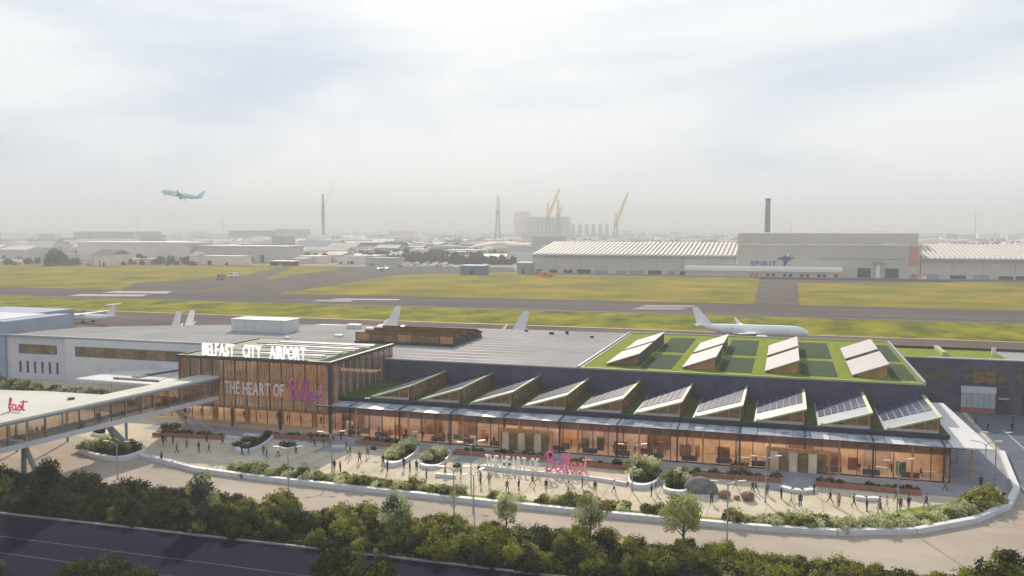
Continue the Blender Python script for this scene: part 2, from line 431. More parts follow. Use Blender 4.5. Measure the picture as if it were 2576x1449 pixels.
for i in range(len(kb) - 1):
    x0, y0 = kb[i]; x1, y1 = kb[i + 1]
    n = max(1, int((x1 - x0) / 4))
    for j in range(n):
        if x0 + (x1 - x0) * (j + 1) / n < -112 or x0 + (x1 - x0) * j / n > 5: continue
        a, b = (x0 + (x1 - x0) * j / n + .03, y0 + (y1 - y0) * j / n), (x0 + (x1 - x0) * (j + 1) / n - .03, y0 + (y1 - y0) * (j + 1) / n)
        mb = MB(); mb.prism([a, b, (b[0], b[1] + .35), (a[0], a[1] + .35)], 0.0, 0.17)
        tag(mb.obj('kerb_stone', M['kerb']), kind='structure')
for y0, x0, x1, w, dash in ((86.9, -130, 10, .12, 0), (82.3, -130, 10, .12, 0)):
    x = x0
    while x < x1:
        e = x1 if not dash else x + 3
        sheet('road_marking', [(x, y0), (e, y0 + (0.005) * (e - x)), (e, y0 + w + .005 * (e - x)), (x, y0 + w)], 0.036, M['faint'])
        x = e + (9 if dash else 1)
x = -60
while x < 18:
    sheet('road_marking', [(x, 112.6), (x + 2.6, 112.6), (x + 2.6, 112.78), (x, 112.78)], 0.02, M['paint']); x += 8
for (a, b) in (((2520, 1080), (2576, 1130)), ((2545, 1195), (2576, 1235))):
    p, q = at(*a), at(*b)
    sheet('road_marking', [p, q, (q[0] + .25, q[1]), (p[0] + .25, p[1])], 0.024, M['paint'])

for i in range(34):
    xx, yy = random.uniform(-88, 30), random.uniform(122.5, 146)
    mb = MB(); mb.box(-.45, -.45, 0, .45, .45, .012); o = mb.obj('drain_cover', M['plaza_blue']); o.location = (xx, yy, .036); tag(o, kind='structure')
for i in range(30):
    mb = MB(); mb.box(0, -.05, 0, .10, 22, .006); o = mb.obj('paving_joint', M['access']); o.location = (-84 + i * 3.9, 121.5, .0365); tag(o, kind='structure')
# low white wall round the plaza: each length is a part
cw = thing('low_plaza_wall', 'long low white retaining wall curving along the planted edge of the plaza', 'wall')
dense = []
for i in range(len(CURB) - 1):
    (x0, y0), (x1, y1) = CURB[i], CURB[i + 1]
    L = math.hypot(x1 - x0, y1 - y0); n = max(1, round(L / 4.5))
    for j in range(n): dense.append((x0 + (x1 - x0) * j / n, y0 + (y1 - y0) * j / n))
dense.append(CURB[-1])
for i in range(3, len(dense) - 1):
    a, b = Vector(dense[i]), Vector(dense[i + 1]); d = (b - a).normalized(); nrm = Vector((-d.y, d.x)) * .45; a = a + d * .02; b = b - d * .02
    mb = MB(); mb.prism([tuple(a - nrm), tuple(b - nrm), tuple(b + nrm), tuple(a + nrm)], 0.0, 0.75 if i > 5 else .45)
    mb.obj('wall_segment', M['whitewall'], cw)
# ------------------------------------------------------------------ terminal: long glazed hall
T = thing('terminal_building', 'long airport terminal with glazed timber hall, saw-tooth solar roofs and green upper roof', 'terminal', (0, 0, 0))
XL, XR, YG, YF, YU = -83.3, 25.1, 150.0, 154.0, 173.6
def part(name, mb, m, parent=T, smooth=False): return mb.obj(name, m, parent, smooth)
def box(name, m, a, parent=T):
    mb = MB(); mb.box(*a); return mb.obj(name, m, parent)
box('floor', M['floor_in'], (XL, YG + .1, 0.04, XR - .1, YU, 0.12))
# pieces of interior: timber back wall in panels, ceiling, luminous strips
nb = 27
me_panel = None
for i in range(nb):
    x = XL + (XR - XL) * i / nb
    w = (XR - XL) / nb
    hh = random.choice((3.4, 4.2, 5.2, 5.6)); dy = random.uniform(0, 2.5)
    box('indoor_wall', random.choice((M['wall_in'], M['pinkstrip'], M['timber'], M['wall_in'], M['timber_dark'], M['whitewall'])) , (x + .04, YF + 1.0 + dy, 0.12, x + w - .04, YF + 1.4 + dy, hh))
for i in range(30):
    x = XL + 2 + i * 3.55 + random.uniform(-.8, .8); w = random.uniform(.8, 2.4); y = 152.2 + random.random() * 1.6
    box(random.choice(('desk', 'kiosk', 'display_panel')), random.choice((M['whitewall'], M['charcoal'], M['timber'], M['timber_dark'], M['c_green'])), (x, y, .12, x + w, y + .5, random.choice((1.0, 1.1, 2.2, 2.6))))
for i in range(18):
    x = XL + 3 + i * 5.8
    box('seat_row', M['charcoal'], (x, 151.0, .12, x + 2.6, 151.5, .95))
box('ceiling', M['timber_dark'], (XL, YG + .15, 5.64, XR - .1, YF + 6, 5.75))
mlt = MB(); mlt.box(-1.15, -.30, -.05, 1.15, .30, 0); mlt = mlt.mesh('ceiling_light', M['lamp_in'])
for i in range(36):
    for yy in (151.4, 153.6):
        link('ceiling_light', mlt, T, (XL + 1.6 + i * 2.98, yy, 5.63))
box('back_wall', M['timber'], (XL, YF + 6, 0.1, XR - .1, YF + 6.2, 5.9))
# glazing: panes and mullions, each one an object
nP = 40
pw = (XR - XL) / nP
mp_ = MB(); mp_.box(0.05, -.02, 0.18, pw - .05, .02, 4.33); mp_ = mp_.mesh('pane', M['glass'])
mp2 = MB(); mp2.box(0.06, -.02, 4.47, pw - .06, .02, 5.48); mp2 = mp2.mesh('top_pane', M['glass_red'])
mm_ = MB(); mm_.box(-.06, -.10, 0.05, .06, .10, 5.75); mm_ = mm_.mesh('mullion', M['darkmetal'])
mt_ = MB(); mt_.box(-.14, -.16, 0.05, .14, .16, 5.75); mt_ = mt_.mesh('mullion', M['timber'])
for i in range(nP):
    link('pane', mp_, T, (XL + i * pw, YG, 0))
    link('top_pane', mp2, T, (XL + i * pw, YG, 0))
for i in range(nP + 1):
    link('mullion', mt_ if i % 4 == 2 else mm_, T, (XL + i * pw, YG, 0))
box('sill', M['darkmetal'], (XL, YG - .12, 0.03, XR, YG + .12, .18))
box('transom', M['timber_dark'], (XL, YG - .05, 4.35, XR, YG + .05, 4.45))
box('lintel', M['timber_dark'], (XL, YG - .13, 5.5, XR, YG + .13, 5.78))
# end wall on the right: panes
for k in range(7):
    y = YG + .1 + k * 3.35
    box('pane', M['glass_bronze'], (XR - .03, y + .06, .18, XR + .01, y + 3.25, 5.75)); box('mullion', M['darkmetal'], (XR - .08, y - .06, .05, XR + .1, y + .06, 5.78))
# timber entrance portals
for xp in (-48.5, -2.0):
    for s in range(6):
        box('entrance_door', M['glass_warm'] if s % 2 else M['wall_in'], (xp + s * 1.5 + .06, YG - .62, .05, xp + s * 1.5 + 1.38, YG - .52, 3.2))
        box('door_frame', M['timber_dark'], (xp + s * 1.5 - .06, YG - .7, .04, xp + s * 1.5 + .06, YG - .13, 3.3))
    box('entrance_portal', M['timber'], (xp - .5, YG - .75, 3.3, xp + 9.5, YG - .13, 3.9))
    box('entrance_portal', M['timber'], (xp - .5, YG - .75, .04, xp - .12, YG - .13, 3.3)); box('entrance_portal', M['timber'], (xp + 9.1, YG - .75, .04, xp + 9.5, YG - .13, 3.3))
# white glass canopy roof in front of the hall, in panels
npn = 40
for i in range(npn):
    x = XL - 3 + (XR + 2 - XL + 3) * i / npn; w = (XR + 2 - XL + 3) / npn
    mbx = MB()
    mbx.face([(x + .05, YG - 1.0, 5.86), (x + w - .05, YG - 1.0, 5.86), (x + w - .05, YF - .1, 6.02), (x + .05, YF - .1, 6.02)])
    mbx.face([(x + .05, YG - 1.0, 5.80), (x + .05, YF - .1, 5.80), (x + w - .05, YF - .1, 5.80), (x + w - .05, YG - 1.0, 5.80)])
    mbx.face([(x + .05, YG - 1.0, 5.80), (x + w - .05, YG - 1.0, 5.80), (x + w - .05, YG - 1.0, 5.86), (x + .05, YG - 1.0, 5.86)])
    part('canopy_panel', mbx, M['glass_sky'] if i % 4 else M['white_metal'])
box('canopy_edge', M['charcoal'], (XL - 3, YG - 1.12, 5.72, XR + 2, YG - 1.003, 5.9))
# eaves beam and slender posts
box('eaves_beam', M['darkmetal'], (XL, YF - .35, 6.10, XR + .5, YF, 6.85))
for i in range(11):
    x = 24.2 - i * 10.33
    if x < XL: continue
    box('column', M['darkmetal'], (x - .13, YG - .45, .03, x + .13, YG - .19, 6.1)); box('bracket', M['darkmetal'], (x - .08, YG - .3, 5.92, x + .08, YF - .36, 6.1))
# hall roof between the teeth
box('hall_roof', M['moss'], (XL, YF, 6.3, XR + .4, YU, 6.8))
# saw-tooth monitors
pvm = MB(); pvm.box(0.03, 0.05, 0, 1.07, 2.07, .05); pvm = pvm.mesh('solar_panel', M['pv'])
for i in range(10):
    xh = 24.4 - i * 10.33; xl = xh - 8.6
    z0, z1 = 6.95, 9.65
    mon = MB()
    mon.face([(xl, YF + .1, z0), (xh, YF + .1, z1), (xh, YU - .02, z1), (xl, YU - .02, z0)])
    mon.face([(xl, YF + .1, z0 - .15), (xl, YU - .02, z0 - .15), (xh, YU - .02, z1 - .22), (xh, YF + .1, z1 - .22)])
    mon.face([(xl, YF + .1, z0 - .15), (xh, YF + .1, z1 - .22), (xh, YF + .1, z1), (xl, YF + .1, z0)])
    mon.face([(xh, YF + .1, z1 - .22), (xh, YU - .02, z1 - .22), (xh, YU - .02, z1), (xh, YF + .1, z1)])
    mo = part('roof_monitor', mon, M['lightgrey'])
    sl = (z1 - z0) / (xh - xl)
    def onroof(x, dz): return z0 + (x - xl) * sl + dz
    rim = MB()
    for (xa, xb, ya, yb) in ((xh - .5, xh + .04, YF + .05, YU - .05), (xl + .3, xh - .5, YF + .05, YF + .6)):
        za, zb = onroof(xa, .05), onroof(xb, .05)
        rim.face([(xa, ya, za), (xb, ya, zb), (xb, yb, zb), (xa, yb, za)])
        rim.face([(xa, ya, za - .3), (xb, ya, zb - .3), (xb, ya, zb), (xa, ya, za)])
        rim.face([(xb, ya, zb - .3), (xb, yb, zb - .3), (xb, yb, zb), (xb, ya, zb)])
    rim.obj('roof_rim', M['rim'], mo)
    ang = -math.atan(sl)
    for cx in range(7):
        for ry in range(5 if i < 3 else 6):
            xx = xl + .35 + cx * 1.12; yy = YF + (6.4 if i < 3 else 3.9) + ry * 2.55
            o = link('solar_panel', pvm, mo, (xx, yy, onroof(xx, .06))); o.rotation_euler = (0, ang, 0)
            o.scale = (1, 1.2, 1)
    # glazed timber gable facing the plaza and glazed side facing right
    gb = MB(); gb.prismY([(xl + 1.2, 6.85), (xh - .25, 6.85), (xh - .25, onroof(xh - .25, -.3)), (xl + 1.2, onroof(xl + 1.2, -.16))], YF + .75, YF + .85)
    gb.obj('gable_glazing', M['glass_warm'], mo)
    box('gable_panel', M['pinkstrip'], (xl + .5, YF + .12, 6.86, xh - .4, YF + .6, 7.35), mo)
    for q in range(3):
        xx = xh - .5 - q * 1.9; zt = onroof(xx, -.32)
        if zt > 7.4: box('gable_post', M['timber'], (xx - .08, YF + .62, 6.86, xx + .08, YF + .74, zt), mo)
    sd = MB(); sd.box(xh - .2, YF + .9, 6.85, xh - .12, YU - .1, 9.42); sd.obj('side_glazing', M['timber_dark'], mo)
    for q in range(8):
        y = YF + 1.6 + q * 2.35
        if q < 7: box('side_pane', M['glass_warm'], (xh - .118, y + .12, 7.0, xh - .08, y + 2.2, 9.3), mo)
        box('side_mullion', M['timber_dark'], (xh - .11, y - .08, 6.86, xh - .02, y + .08, 9.4), mo)
# upper storey: dark wall, membrane roof, green roof
XU0 = -83.0
box('upper_wall', M['darkwall'], (XU0, YU, 6.0, 24.6, YU + .5, 11.5))
box('wall', M['darkwall'], (24.1, YU + .52, 0.0, 24.6, 235, 11.5))
box('lower_wall', M['darkwall'], (24.1, YF + 6.3, 0.0, 25.06, YU - .02, 6.29))
mb = MB(); mb.prism([(XU0, YU - .05), (-40.2, YU - .05), (-40.2, 235), (-100, 233), (-143, 226.5), (-172, 213), at(200, 824, 11.6), at(98, 833, 11.6), (-203, 182.3), (-118.2, 182.3), (-118.2, 178.4), (XU0, 178.4)], 11.3, 11.62)
part('flat_roof', mb, M['roof'])
for q in range(13):
    box('roof_seam', M['lightgrey'], (XU0 + 1, YU + 4 + q * 4.4, 11.62, -40.3, YU + 4.12 + q * 4.4, 11.66))
for q in range(9):
    box('roof_seam', M['lightgrey'], (-197, 184.5 + q * 3.2, 11.62, -119, 184.62 + q * 3.2, 11.66))
box('roof_edge', M['white_metal'], (XU0, YU - .14, 11.5, -40.2, YU - .06, 11.72))
box('green_roof', M['sedum'], (-39.7, YU - .05, 11.3, 24.6, 235, 11.6))
box('roof_edge', M['rim'], (-39.7, YU - .16, 11.4, 24.7, YU + .25, 11.75))
box('roof_edge', M['rim'], (-39.7, 234.6, 11.4, 24.7, 235.1, 11.9))
box('parapet', M['lightgrey'], (-40.2, YU - .1, 11.4, -39.75, 235, 11.95))
box('parapet', M['charcoal'], (-39.74, YU + .3, 11.5, -39.2, 234.5, 11.68))
box('parapet', M['lightgrey'], (24.2, YU + .3, 11.5, 24.75, 234.5, 12.0))
for xa, xb in ((-27.8, -21.7), (-12.6, -6.1), (3.2, 9.8), (19.5, 23.6)):
    for ya, yb in ((177.2, 197), (201.5, 228)):
        box('dark_green_roof_bed', M['sedum_dark'], (xa, ya, 11.6, xb, yb, 11.68))
for xa, xb in ((-35.2, -28.2), (-19.6, -12.9), (-3.6, 2.8), (12.4, 18.9)):
    for ya, yb in ((178.2, 196.5), (200.2, 217.5)):
        g = MB(); g.prismY([(xa, 11.75), (xb, 14.15), (xb, 14.4), (xa, 11.98)], ya, yb)
        rm = part('raised_roof_light', g, M['panel_grey'])
        w = MB(); w.prismY([(xa + 1, 11.62), (xb - .25, 11.62), (xb - .25, 14.02), (xa + 1, 12.0)], ya + .5, ya + .58); w.obj('gable_glazing', M['glass_warm'] if xa < -30 else M['timber'], rm)
        w = MB(); w.box(xb - .3, ya + .6, 11.62, xb - .22, yb - .3, 14.0); w.obj('side_glazing', M['charcoal'], rm)
        for q in range(7): box('seam', M['lightgrey'], (0, 0, 0, 0.001, 0.001, 0.001), rm) if False else None
# timber roof-light box on the membrane roof
RL = T
x0, x1, yA, yB = -101.3, -75.2, 194.5, 215.5
rl = part('roof_lantern', (lambda m: (m.box(x0, yA, 11.62, x1, yB, 12.15), m)[1])(MB()), M['charcoal'])
for k in range(4):
    ya = yA + .5 + k * 5.1
    g = MB(); g.prismX([(ya + .2, 14.1), (ya + .2, 14.3), (ya + 5.0, 13.0), (ya + 5.0, 12.75)], x0 - .2, x1 + .2); g.obj('lantern_roof', M['timber_dark'], rl)
    g = MB(); g.prismX([(ya + .3, 12.15), (ya + .3, 14.08), (ya + 4.9, 12.8), (ya + 4.9, 12.15)], x1 - .35, x1 - .2); g.obj('lantern_end', M['charcoal'], rl)
    if k == 0:
        for q in range(7):
            xx = x0 + .1 + q * 3.7; box('lantern_pane', M['glass_warm'] if q % 3 else M['timber'], (xx + .12, ya + .35, 12.2, xx + 3.58, ya + .42, 14.0), rl); box('lantern_post', M['timber_dark'], (xx - .1, ya + .2, 12.15, xx + .1, ya + .45, 14.05), rl)
    else: box('lantern_pane', M['glass_warm'], (x0, ya + .35, 12.2, x1 - .4, ya + .42, 14.0), rl)
# white plant room
pr_ = part('plant_room', (lambda m: (m.box(-145.2, 207, 11.62, -128.2, 214, 14.9), m)[1])(MB()), M['white_metal'])
box('plant_room_cap', M['whitewall'], (-145.4, 206.8, 14.9, -128.0, 214.2, 15.05), pr_)
for k in range(6): box('cladding_joint', M['lightgrey'], (-145.0 + 2.8 * (k + .5), 206.97, 11.7, -144.95 + 2.8 * (k + .5), 206.999, 14.85), pr_)
for (x, y, w, h) in ((-60, 226, .8, .7), (-56, 228, .5, .9), (-48, 222, .6, .5), (-112, 204, 1.4, .5), (-122, 196, 1.0, .5), (-68, 230, .6, .6), (-110, 218, 1.6, .9), (-118, 222, 2.6, 1.1)):
    box('roof_vent', M['white_metal'] if w > .9 else M['charcoal'], (x, y, 11.62, x + w * 1.4, y + w, 11.62 + h))
# white canopy to the right of the hall
mb = MB(); mb.prism([(25.3, YG - 1.1), (31.0, YG - 1.1), (29.6, 186), (25.3, 186)], 5.85, 6.08)
part('side_canopy', mb, M['white_metal'])
for y in (152, 164, 176):
    box('canopy_post', M['timber'], (28.4, y, 0, 28.65, y + .25, 5.85))

# ------------------------------------------------------------------ sign block
B = thing('entrance_block', 'bronze glass entrance block with green striped roof and the big white airport name', 'building')
bx0, bx1, by0, by1, bz0, bz1 = -117.8, -83.5, 150.0, 178.2, 4.1, 14.1
# structure: floor slabs, lights, core
box('floor_slab', M['floor_in'], (bx0 + .3, by0 + .4, bz0, bx1 - .3, by1 - .3, bz0 + .3), B)
box('floor_slab', M['floor_in'], (bx0 + .3, by0 + 4, 8.8, bx1 - .3, by1 - .3, 9.0), B)
box('core_wall', M['wall_in'], (bx0 + 3, by0 + 9, bz0 + .3, bx1 - 3, by0 + 9.3, bz1 - .8), B)
for i in range(7):
    for zz in (8.7, 13.2):
        box('ceiling_light', M['lamp_in'], (bx0 + 2 + i * 4.7, by0 + 5, zz, bx0 + 3.4 + i * 4.7, by0 + 7, zz + .06), B)
nF = 13; fw = (bx1 - bx0) / nF
for i in range(nF):
    box('pane', M['glass_bronze'], (bx0 + i * fw + .05, by0, bz0 + .25, bx0 + (i + 1) * fw - .05, by0 + .05, bz1 - .5), B)
for i in range(nF * 3 + 1):
    x = bx0 + i * fw / 3
    big = i % 3 == 0
    box('fin', M['charcoal'] if big else M['timber'], (x - (.08 if big else .025), by0 - (.16 if big else .10), bz0 + .1, x + (.08 if big else .025), by0 - .003, bz1 - .5), B)
nS = 10; fs = (by1 - by0) / nS
for i in range(nS):
    box('pane', M['glass_bronze'], (bx1 - .05, by0 + i * fs + .05, bz0 + .25, bx1, by0 + (i + 1) * fs - .05, bz1 - .5), B)
    box('pane', M['glass_bronze'], (bx0, by0 + i * fs + .05, bz0 + .25, bx0 + .05, by0 + (i + 1) * fs - .05, bz1 - .5), B)
for i in range(nS * 2 + 1):
    y = by0 + i * fs / 2
    box('fin', M['timber_dark'] if i % 2 else M['pinkstrip'], (bx1 + .003, y - .06, bz0 + .1, bx1 + .14, y + .06, bz1 - .5), B)
box('corner_post', M['darkmetal'], (bx1 - .25, by0 - .25, bz0 - .1, bx1 + .35, by0 + .45, bz1 - .5), B)
box('soffit', M['timber_dark'], (bx0, by0 - .1, bz0 - .15, bx1 + .1, by1, bz0), B)
box('fascia', M['charcoal'], (bx0 - .35, by0 - .35, bz1 - .5, bx1 + .45, by0 + .5, bz1 + .12), B)
box('fascia', M['charcoal'], (bx1 - .3, by0 + .5, bz1 - .5, bx1 + .45, by1 + .2, bz1 + .12), B)
box('fascia', M['charcoal'], (bx0 - .35, by0 + .5, bz1 - .5, bx0 + .3, by1 + .2, bz1 + .12), B)
box('roof', mat('block_roof', (0.15, .17, .13), c2=(.24, .26, .19), scale=.3), (bx0 + .3, by0 + .5, bz1 - .4, bx1 - .3, by1, bz1 - .1), B)
for k in range(4):
    y = by0 + 5.5 + k * 5.6
    box('roof_strip', M['white_metal'], (bx0 + (15 if k < 2 else 9), y + .4, bz1 - .1, bx1 - 4.5 + (k * .8), y + 1.5, bz1 + .3), B)
    box('roof_gutter', M['charcoal'], (bx0 + 4, y - 1.0, bz1 - .1, bx1 - 4.5 + (k * .8), y - .05, bz1 + .06), B)
box('roof_edge', M['sedum_dark'], (bx1 - 3.2, by0 + 1.2, bz1 - .1, bx1 - .35, by1 - .5, bz1 + .02), B)
# ground floor below the block
gx0, gx1, gy = -131.6, -82.5, 155.0
ng = 19; gw = (gx1 - gx0) / ng
box('floor', M['floor_in'], (gx0, gy + .2, .04, gx1, gy + 12, .1), B)
box('lobby_wall', M['wall_in'], (gx0, gy + 4.2, .1, gx1, gy + 4.5, 3.9), B)
for i in range(12): box('ceiling_light', M['lamp_in'], (gx0 + 1.2 + i * 4.1, gy + 1.2, 3.8, gx0 + 3.0 + i * 4.1, gy + 2.2, 3.86), B)
for i in range(ng):
    box('lobby_pane', M['glass'], (gx0 + i * gw + .06, gy, .12, gx0 + (i + 1) * gw - .06, gy + .04, 3.9), B)
    if i % 3 == 1: box('lobby_door', M['timber'], (gx0 + i * gw + .3, gy - .12, .05, gx0 + i * gw + 1.2, gy - .03, 2.7), B)
for i in range(ng + 1):
    box('mullion', M['timber_dark'] if i % 2 else M['charcoal'], (gx0 + i * gw - .07, gy - .15, .04, gx0 + i * gw + .07, gy - .003, 3.94), B)
box('lobby_roof', M['timber_dark'], (gx0 - .5, gy - .4, 3.95, bx0 - .02, gy + 14, 4.3), B)
for x in (-117.2, -106, -95, -84): box('column', M['charcoal'], (x - .18, by0 + .6, .03, x + .18, by0 + .96, bz0 - .15), B)
for (x, y) in ((-83.0, 151.2),):
    mb = MB(); mb.tube([(x + 1.6, y, .05), (x + 1.6, y, 3.9)], .14); mb.tube([(bx1 + .1, by0 + .1, bz0 - .1), (x + 1.6, y, 5.2)], .1); part('brace', mb, M['charcoal'], B)


def text_mesh(ch, size, depth, sx=1.0):
    cu = bpy.data.curves.new('t', 'FONT'); cu.body = ch; cu.size = size; cu.extrude = depth / 2; cu.resolution_u = 3; cu.offset = size * 0.012
    o = bpy.data.objects.new('t', cu); COL.objects.link(o)
    bpy.context.view_layer.update()
    me = bpy.data.meshes.new_from_object(o.evaluated_get(bpy.context.evaluated_depsgraph_get()))
    bpy.data.objects.remove(o)
    for v in me.vertices:
        x, y, z = v.co
        v.co = (x * sx, -z, y)
    xs = [v.co.x for v in me.vertices]
    return me, (min(xs), max(xs)) if xs else (0, 0)


_tc = {}
def lettering(parent, text, x0, x1, y, z, height, m, depth=.25, feet=False, gap=.14, space=.55, name='letter', skew=None):
    """letters standing in the plane y, from x0 to x1, each one an object"""
    gl = []
    tot = 0
    for ch in text:
        if ch == ' ': gl.append(None); tot += space * height; continue
        key = (ch, round(height, 2), depth)
        if key not in _tc: _tc[key] = text_mesh(ch, height / 0.72, depth)
        gl.append(_tc[key]); tot += _tc[key][1][1] - _tc[key][1][0] + gap * height
    s = (x1 - x0) / tot
    x = x0
    for g in gl:
        if g is None: x += space * height * s; continue
        me, (a, b) = g
        me2 = me.copy(); me2.materials.clear(); me2.materials.append(m)
        o = link(name, me2, parent, (x - a * s, y, z)); o.scale = (s, 1, 1)
        x += (b - a + gap * height) * s


lettering(B, 'BELFAST', -112.0, -104.4, by0 - .15, bz1 + .25, 2.55, M['lit_letter'], .35)
lettering(B, 'CITY', -102.6, -98.2, by0 - .15, bz1 + .25, 2.55, M['lit_letter'], .35)
lettering(B, 'AIRPORT', -96.5, -88.4, by0 - .15, bz1 + .25, 2.55, M['lit_letter'], .35)
box('letter_rail', M['charcoal'], (-112.2, by0 - .05, bz1 + .12, -88.2, by0 + .1, bz1 + .25), B)
lettering(B, 'THE HEART OF', -106.9, -93.2, by0 - .30, 6.9, 2.6, M['grey_letter'], .06, space=.4)

# script word "Belfast": strokes as tubes on a 0..1 board, one object per letter
SCR = {
    'B': [[(0.2, 0), (.25, .5), (.3, 1.25)], [(0.05, 1.0), (.25, 1.3), (.6, 1.3), (.75, 1.05), (.55, .78), (.3, .7)], [(.3, .7), (.65, .68), (.8, .4), (.6, .08), (.3, 0), (.05, .1)]],
    'e': [[(.05, .25), (.3, .32), (.45, .5), (.35, .66), (.15, .6), (.05, .3), (.2, .02), (.42, .05), (.6, .2)]],
    'l': [[(0, .2), (.25, .7), (.32, 1.15), (.2, 1.25), (.1, 1.0), (.12, .3), (.22, .02), (.4, .15)]],
    'f': [[(0, .2), (.25, .75), (.38, 1.15), (.28, 1.3), (.16, 1.1), (.12, .4), (.1, -.35), (.22, -.4), (.28, -.1), (.15, .15), (.45, .3)], [(-.02, .55), (.4, .62)]],
    'a': [[(.45, .55), (.25, .65), (.05, .4), (.08, .08), (.25, .03), (.42, .3), (.47, .6), (.42, .2), (.5, .02), (.66, .15)]],
    's': [[(0, .15), (.25, .6), (.3, .65), (.38, .3), (.3, .02), (.1, .03), (.35, .08), (.6, .2)]],
    't': [[(.0, .3), (.2, .9), (.26, 1.15), (.16, .4), (.22, .03), (.42, .15)], [(-.1, .92), (.75, 1.02)]],
}
ADV = dict(B=.85, e=.55, l=.38, f=.42, a=.6, s=.5, t=.5)


def grad_mat(i, n, cols):
    t = i / (n - 1) * (len(cols) - 1); a = int(min(t, len(cols) - 2)); f = t - a
    c = tuple(cols[a][k] * (1 - f) + cols[a + 1][k] * f for k in range(3))
    return mat('script_paint', c, var=.08, rough=.5, scale=1)


def script_word(parent, word, x0, x1, y, z, height, cols, r=.1, name='letter', dirv=(1, 0)):
    tot = sum(ADV[c] for c in word); s = (x1 - x0) / tot; hz = height / 1.35
    x = 0
    for i, ch in enumerate(word):
        mb = MB()
        for st in SCR[ch]:
            pts = [Vector((0, 0, 0))] * 0
            P = [Vector((p[0], p[1])) for p in st]
            for k in range(len(P) - 1):
                p0, p1, p2, p3 = P[max(k - 1, 0)], P[k], P[k + 1], P[min(k + 2, len(P) - 1)]
                for q in range(4):
                    t = q / 4
                    pts.append(.5 * ((2 * p1) + (-p0 + p2) * t + (2 * p0 - 5 * p1 + 4 * p2 - p3) * t * t + (-p0 + 3 * p1 - 3 * p2 + p3) * t ** 3))
            pts.append(P[-1])
            mb.tube([((x + p.x) * s * dirv[0], (x + p.x) * s * dirv[1], p.y * hz) for p in pts], r, 6)
        o = mb.obj(name, grad_mat(i, len(word), cols), parent, smooth=True)
        o.location = (x0 if dirv == (1, 0) else x0, y, z)
        x += ADV[ch]


MAG = [(0.66, .14, .44), (.62, .10, .42), (.52, .12, .50), (.68, .22, .40)]
script_word(B, 'Belfast', -92.4, -84.6, by0 - .35, 6.6, 4.0, MAG, .13)

# ------------------------------------------------------------------ left office building
O = thing('white_office_building', 'white rendered office wing with long ribbon window behind the footbridge', 'building')
OY = 182.4
box('wall', M['whitewall'], (-178.4, OY, 0, -118, OY + .5, 11.28), O)
box('wall', M['whitewall2'], (-198.4, OY + .8, 0, -178.45, OY + 1.3, 11.28), O)
box('return_wall', M['whitewall'], (-178.4, OY + .52, 0, -177.9, OY + 1.4, 11.28), O)
box('roof_edge', M['whitewall'], (-203, OY - .2, 11.64, -118, OY + .25, 11.85), O)
def window(x0, x1, z0, z1, y, m, nm, parent=O, fr=M['charcoal']):
    f = MB(); f.box(x0, y - .06, z0, x1, y - .01, z1); w = f.obj('window', fr, parent)
    k = nm
    for i in range(k):
        box('pane', m if (i % 3) else M['glass_dark'], (x0 + (x1 - x0) * i / k + .08, y - .12, z0 + .1, x0 + (x1 - x0) * (i + 1) / k - .05, y - .065, z1 - .1), w)
window(-175.1, -118.6, 6.75, 9.35, OY, M['glass_warm'], 18)
window(-194.4, -181.8, 6.75, 9.2, OY + .8, M['glass_warm'], 5)
for k in range(6): window(-194.4 + k * 2.45, -193.7 + k * 2.45, 1.6, 4.7, OY + .8, M['glass_dark'], 1)
mb = MB(); mb.prism([(-203, 182.6), (-198.4, 182.6), (-198.4, 205), (-203, 205)], 0, 15.0)
part('stair_tower', mb, M['bluewall'], O)
# blue-grey block further left and its lower back part
P2 = thing('blue_grey_block', 'blue grey flat-roofed block at the far left end of the office wing', 'building')
box('body', M['bluewall'], (-240, 181.4, 0, -203.1, 181.9 + 20, 15.0), P2)
box('parapet', M['whitewall2'], (-240, 181.2, 15.0, -203.1, 202, 15.15), P2)
box('rear_block', M['bluewall'], (-240, 206, 0, -213, 222, 14.6), P2)
box('rear_block', M['bluewall'], (-213, 192, 11.62, -205.2, 206, 14.2), P2)
# canopy over the set-down area
D = thing('entrance_canopy', 'thin white flat canopy with dark roof strip beside the bronze glass block', 'canopy')
pts = [at(190, 952, 5.0), at(285, 936, 5.0), at(452, 922, 5.0), at(452, 962, 5.0), at(400, 968, 5.0)]
mb = MB(); mb.prism(pts, 4.7, 5.0); part('slab', mb, M['white_metal'], D)
mb = MB(); mb.prism([at(300, 955, 5.05), at(430, 938, 5.05), at(450, 938, 5.05), at(400, 960, 5.05)], 5.003, 5.12); part('roof_bed', mb, M['roofgreen'], D)
mb = MB(); mb.prism([at(285, 949, 5.2), at(400, 956, 5.2), at(400, 959, 5.2), at(290, 952, 5.2)], 5.003, 5.3); part('roof_strip', mb, M['charcoal'], D)
mb = MB(); mb.prism([at(330, 948, 5.2), at(450, 930, 5.2), at(450, 932, 5.2), at(350, 950, 5.2)], 5.122, 5.3); part('roof_strip', mb, M['charcoal'], D)
for p in (at(280, 975), at(372, 985), at(440, 975)):
    mb = MB(); mb.tube([(p[0], p[1], 0), (p[0], p[1], 4.7)], .16); part('post', mb, M['pinkstrip'], D)

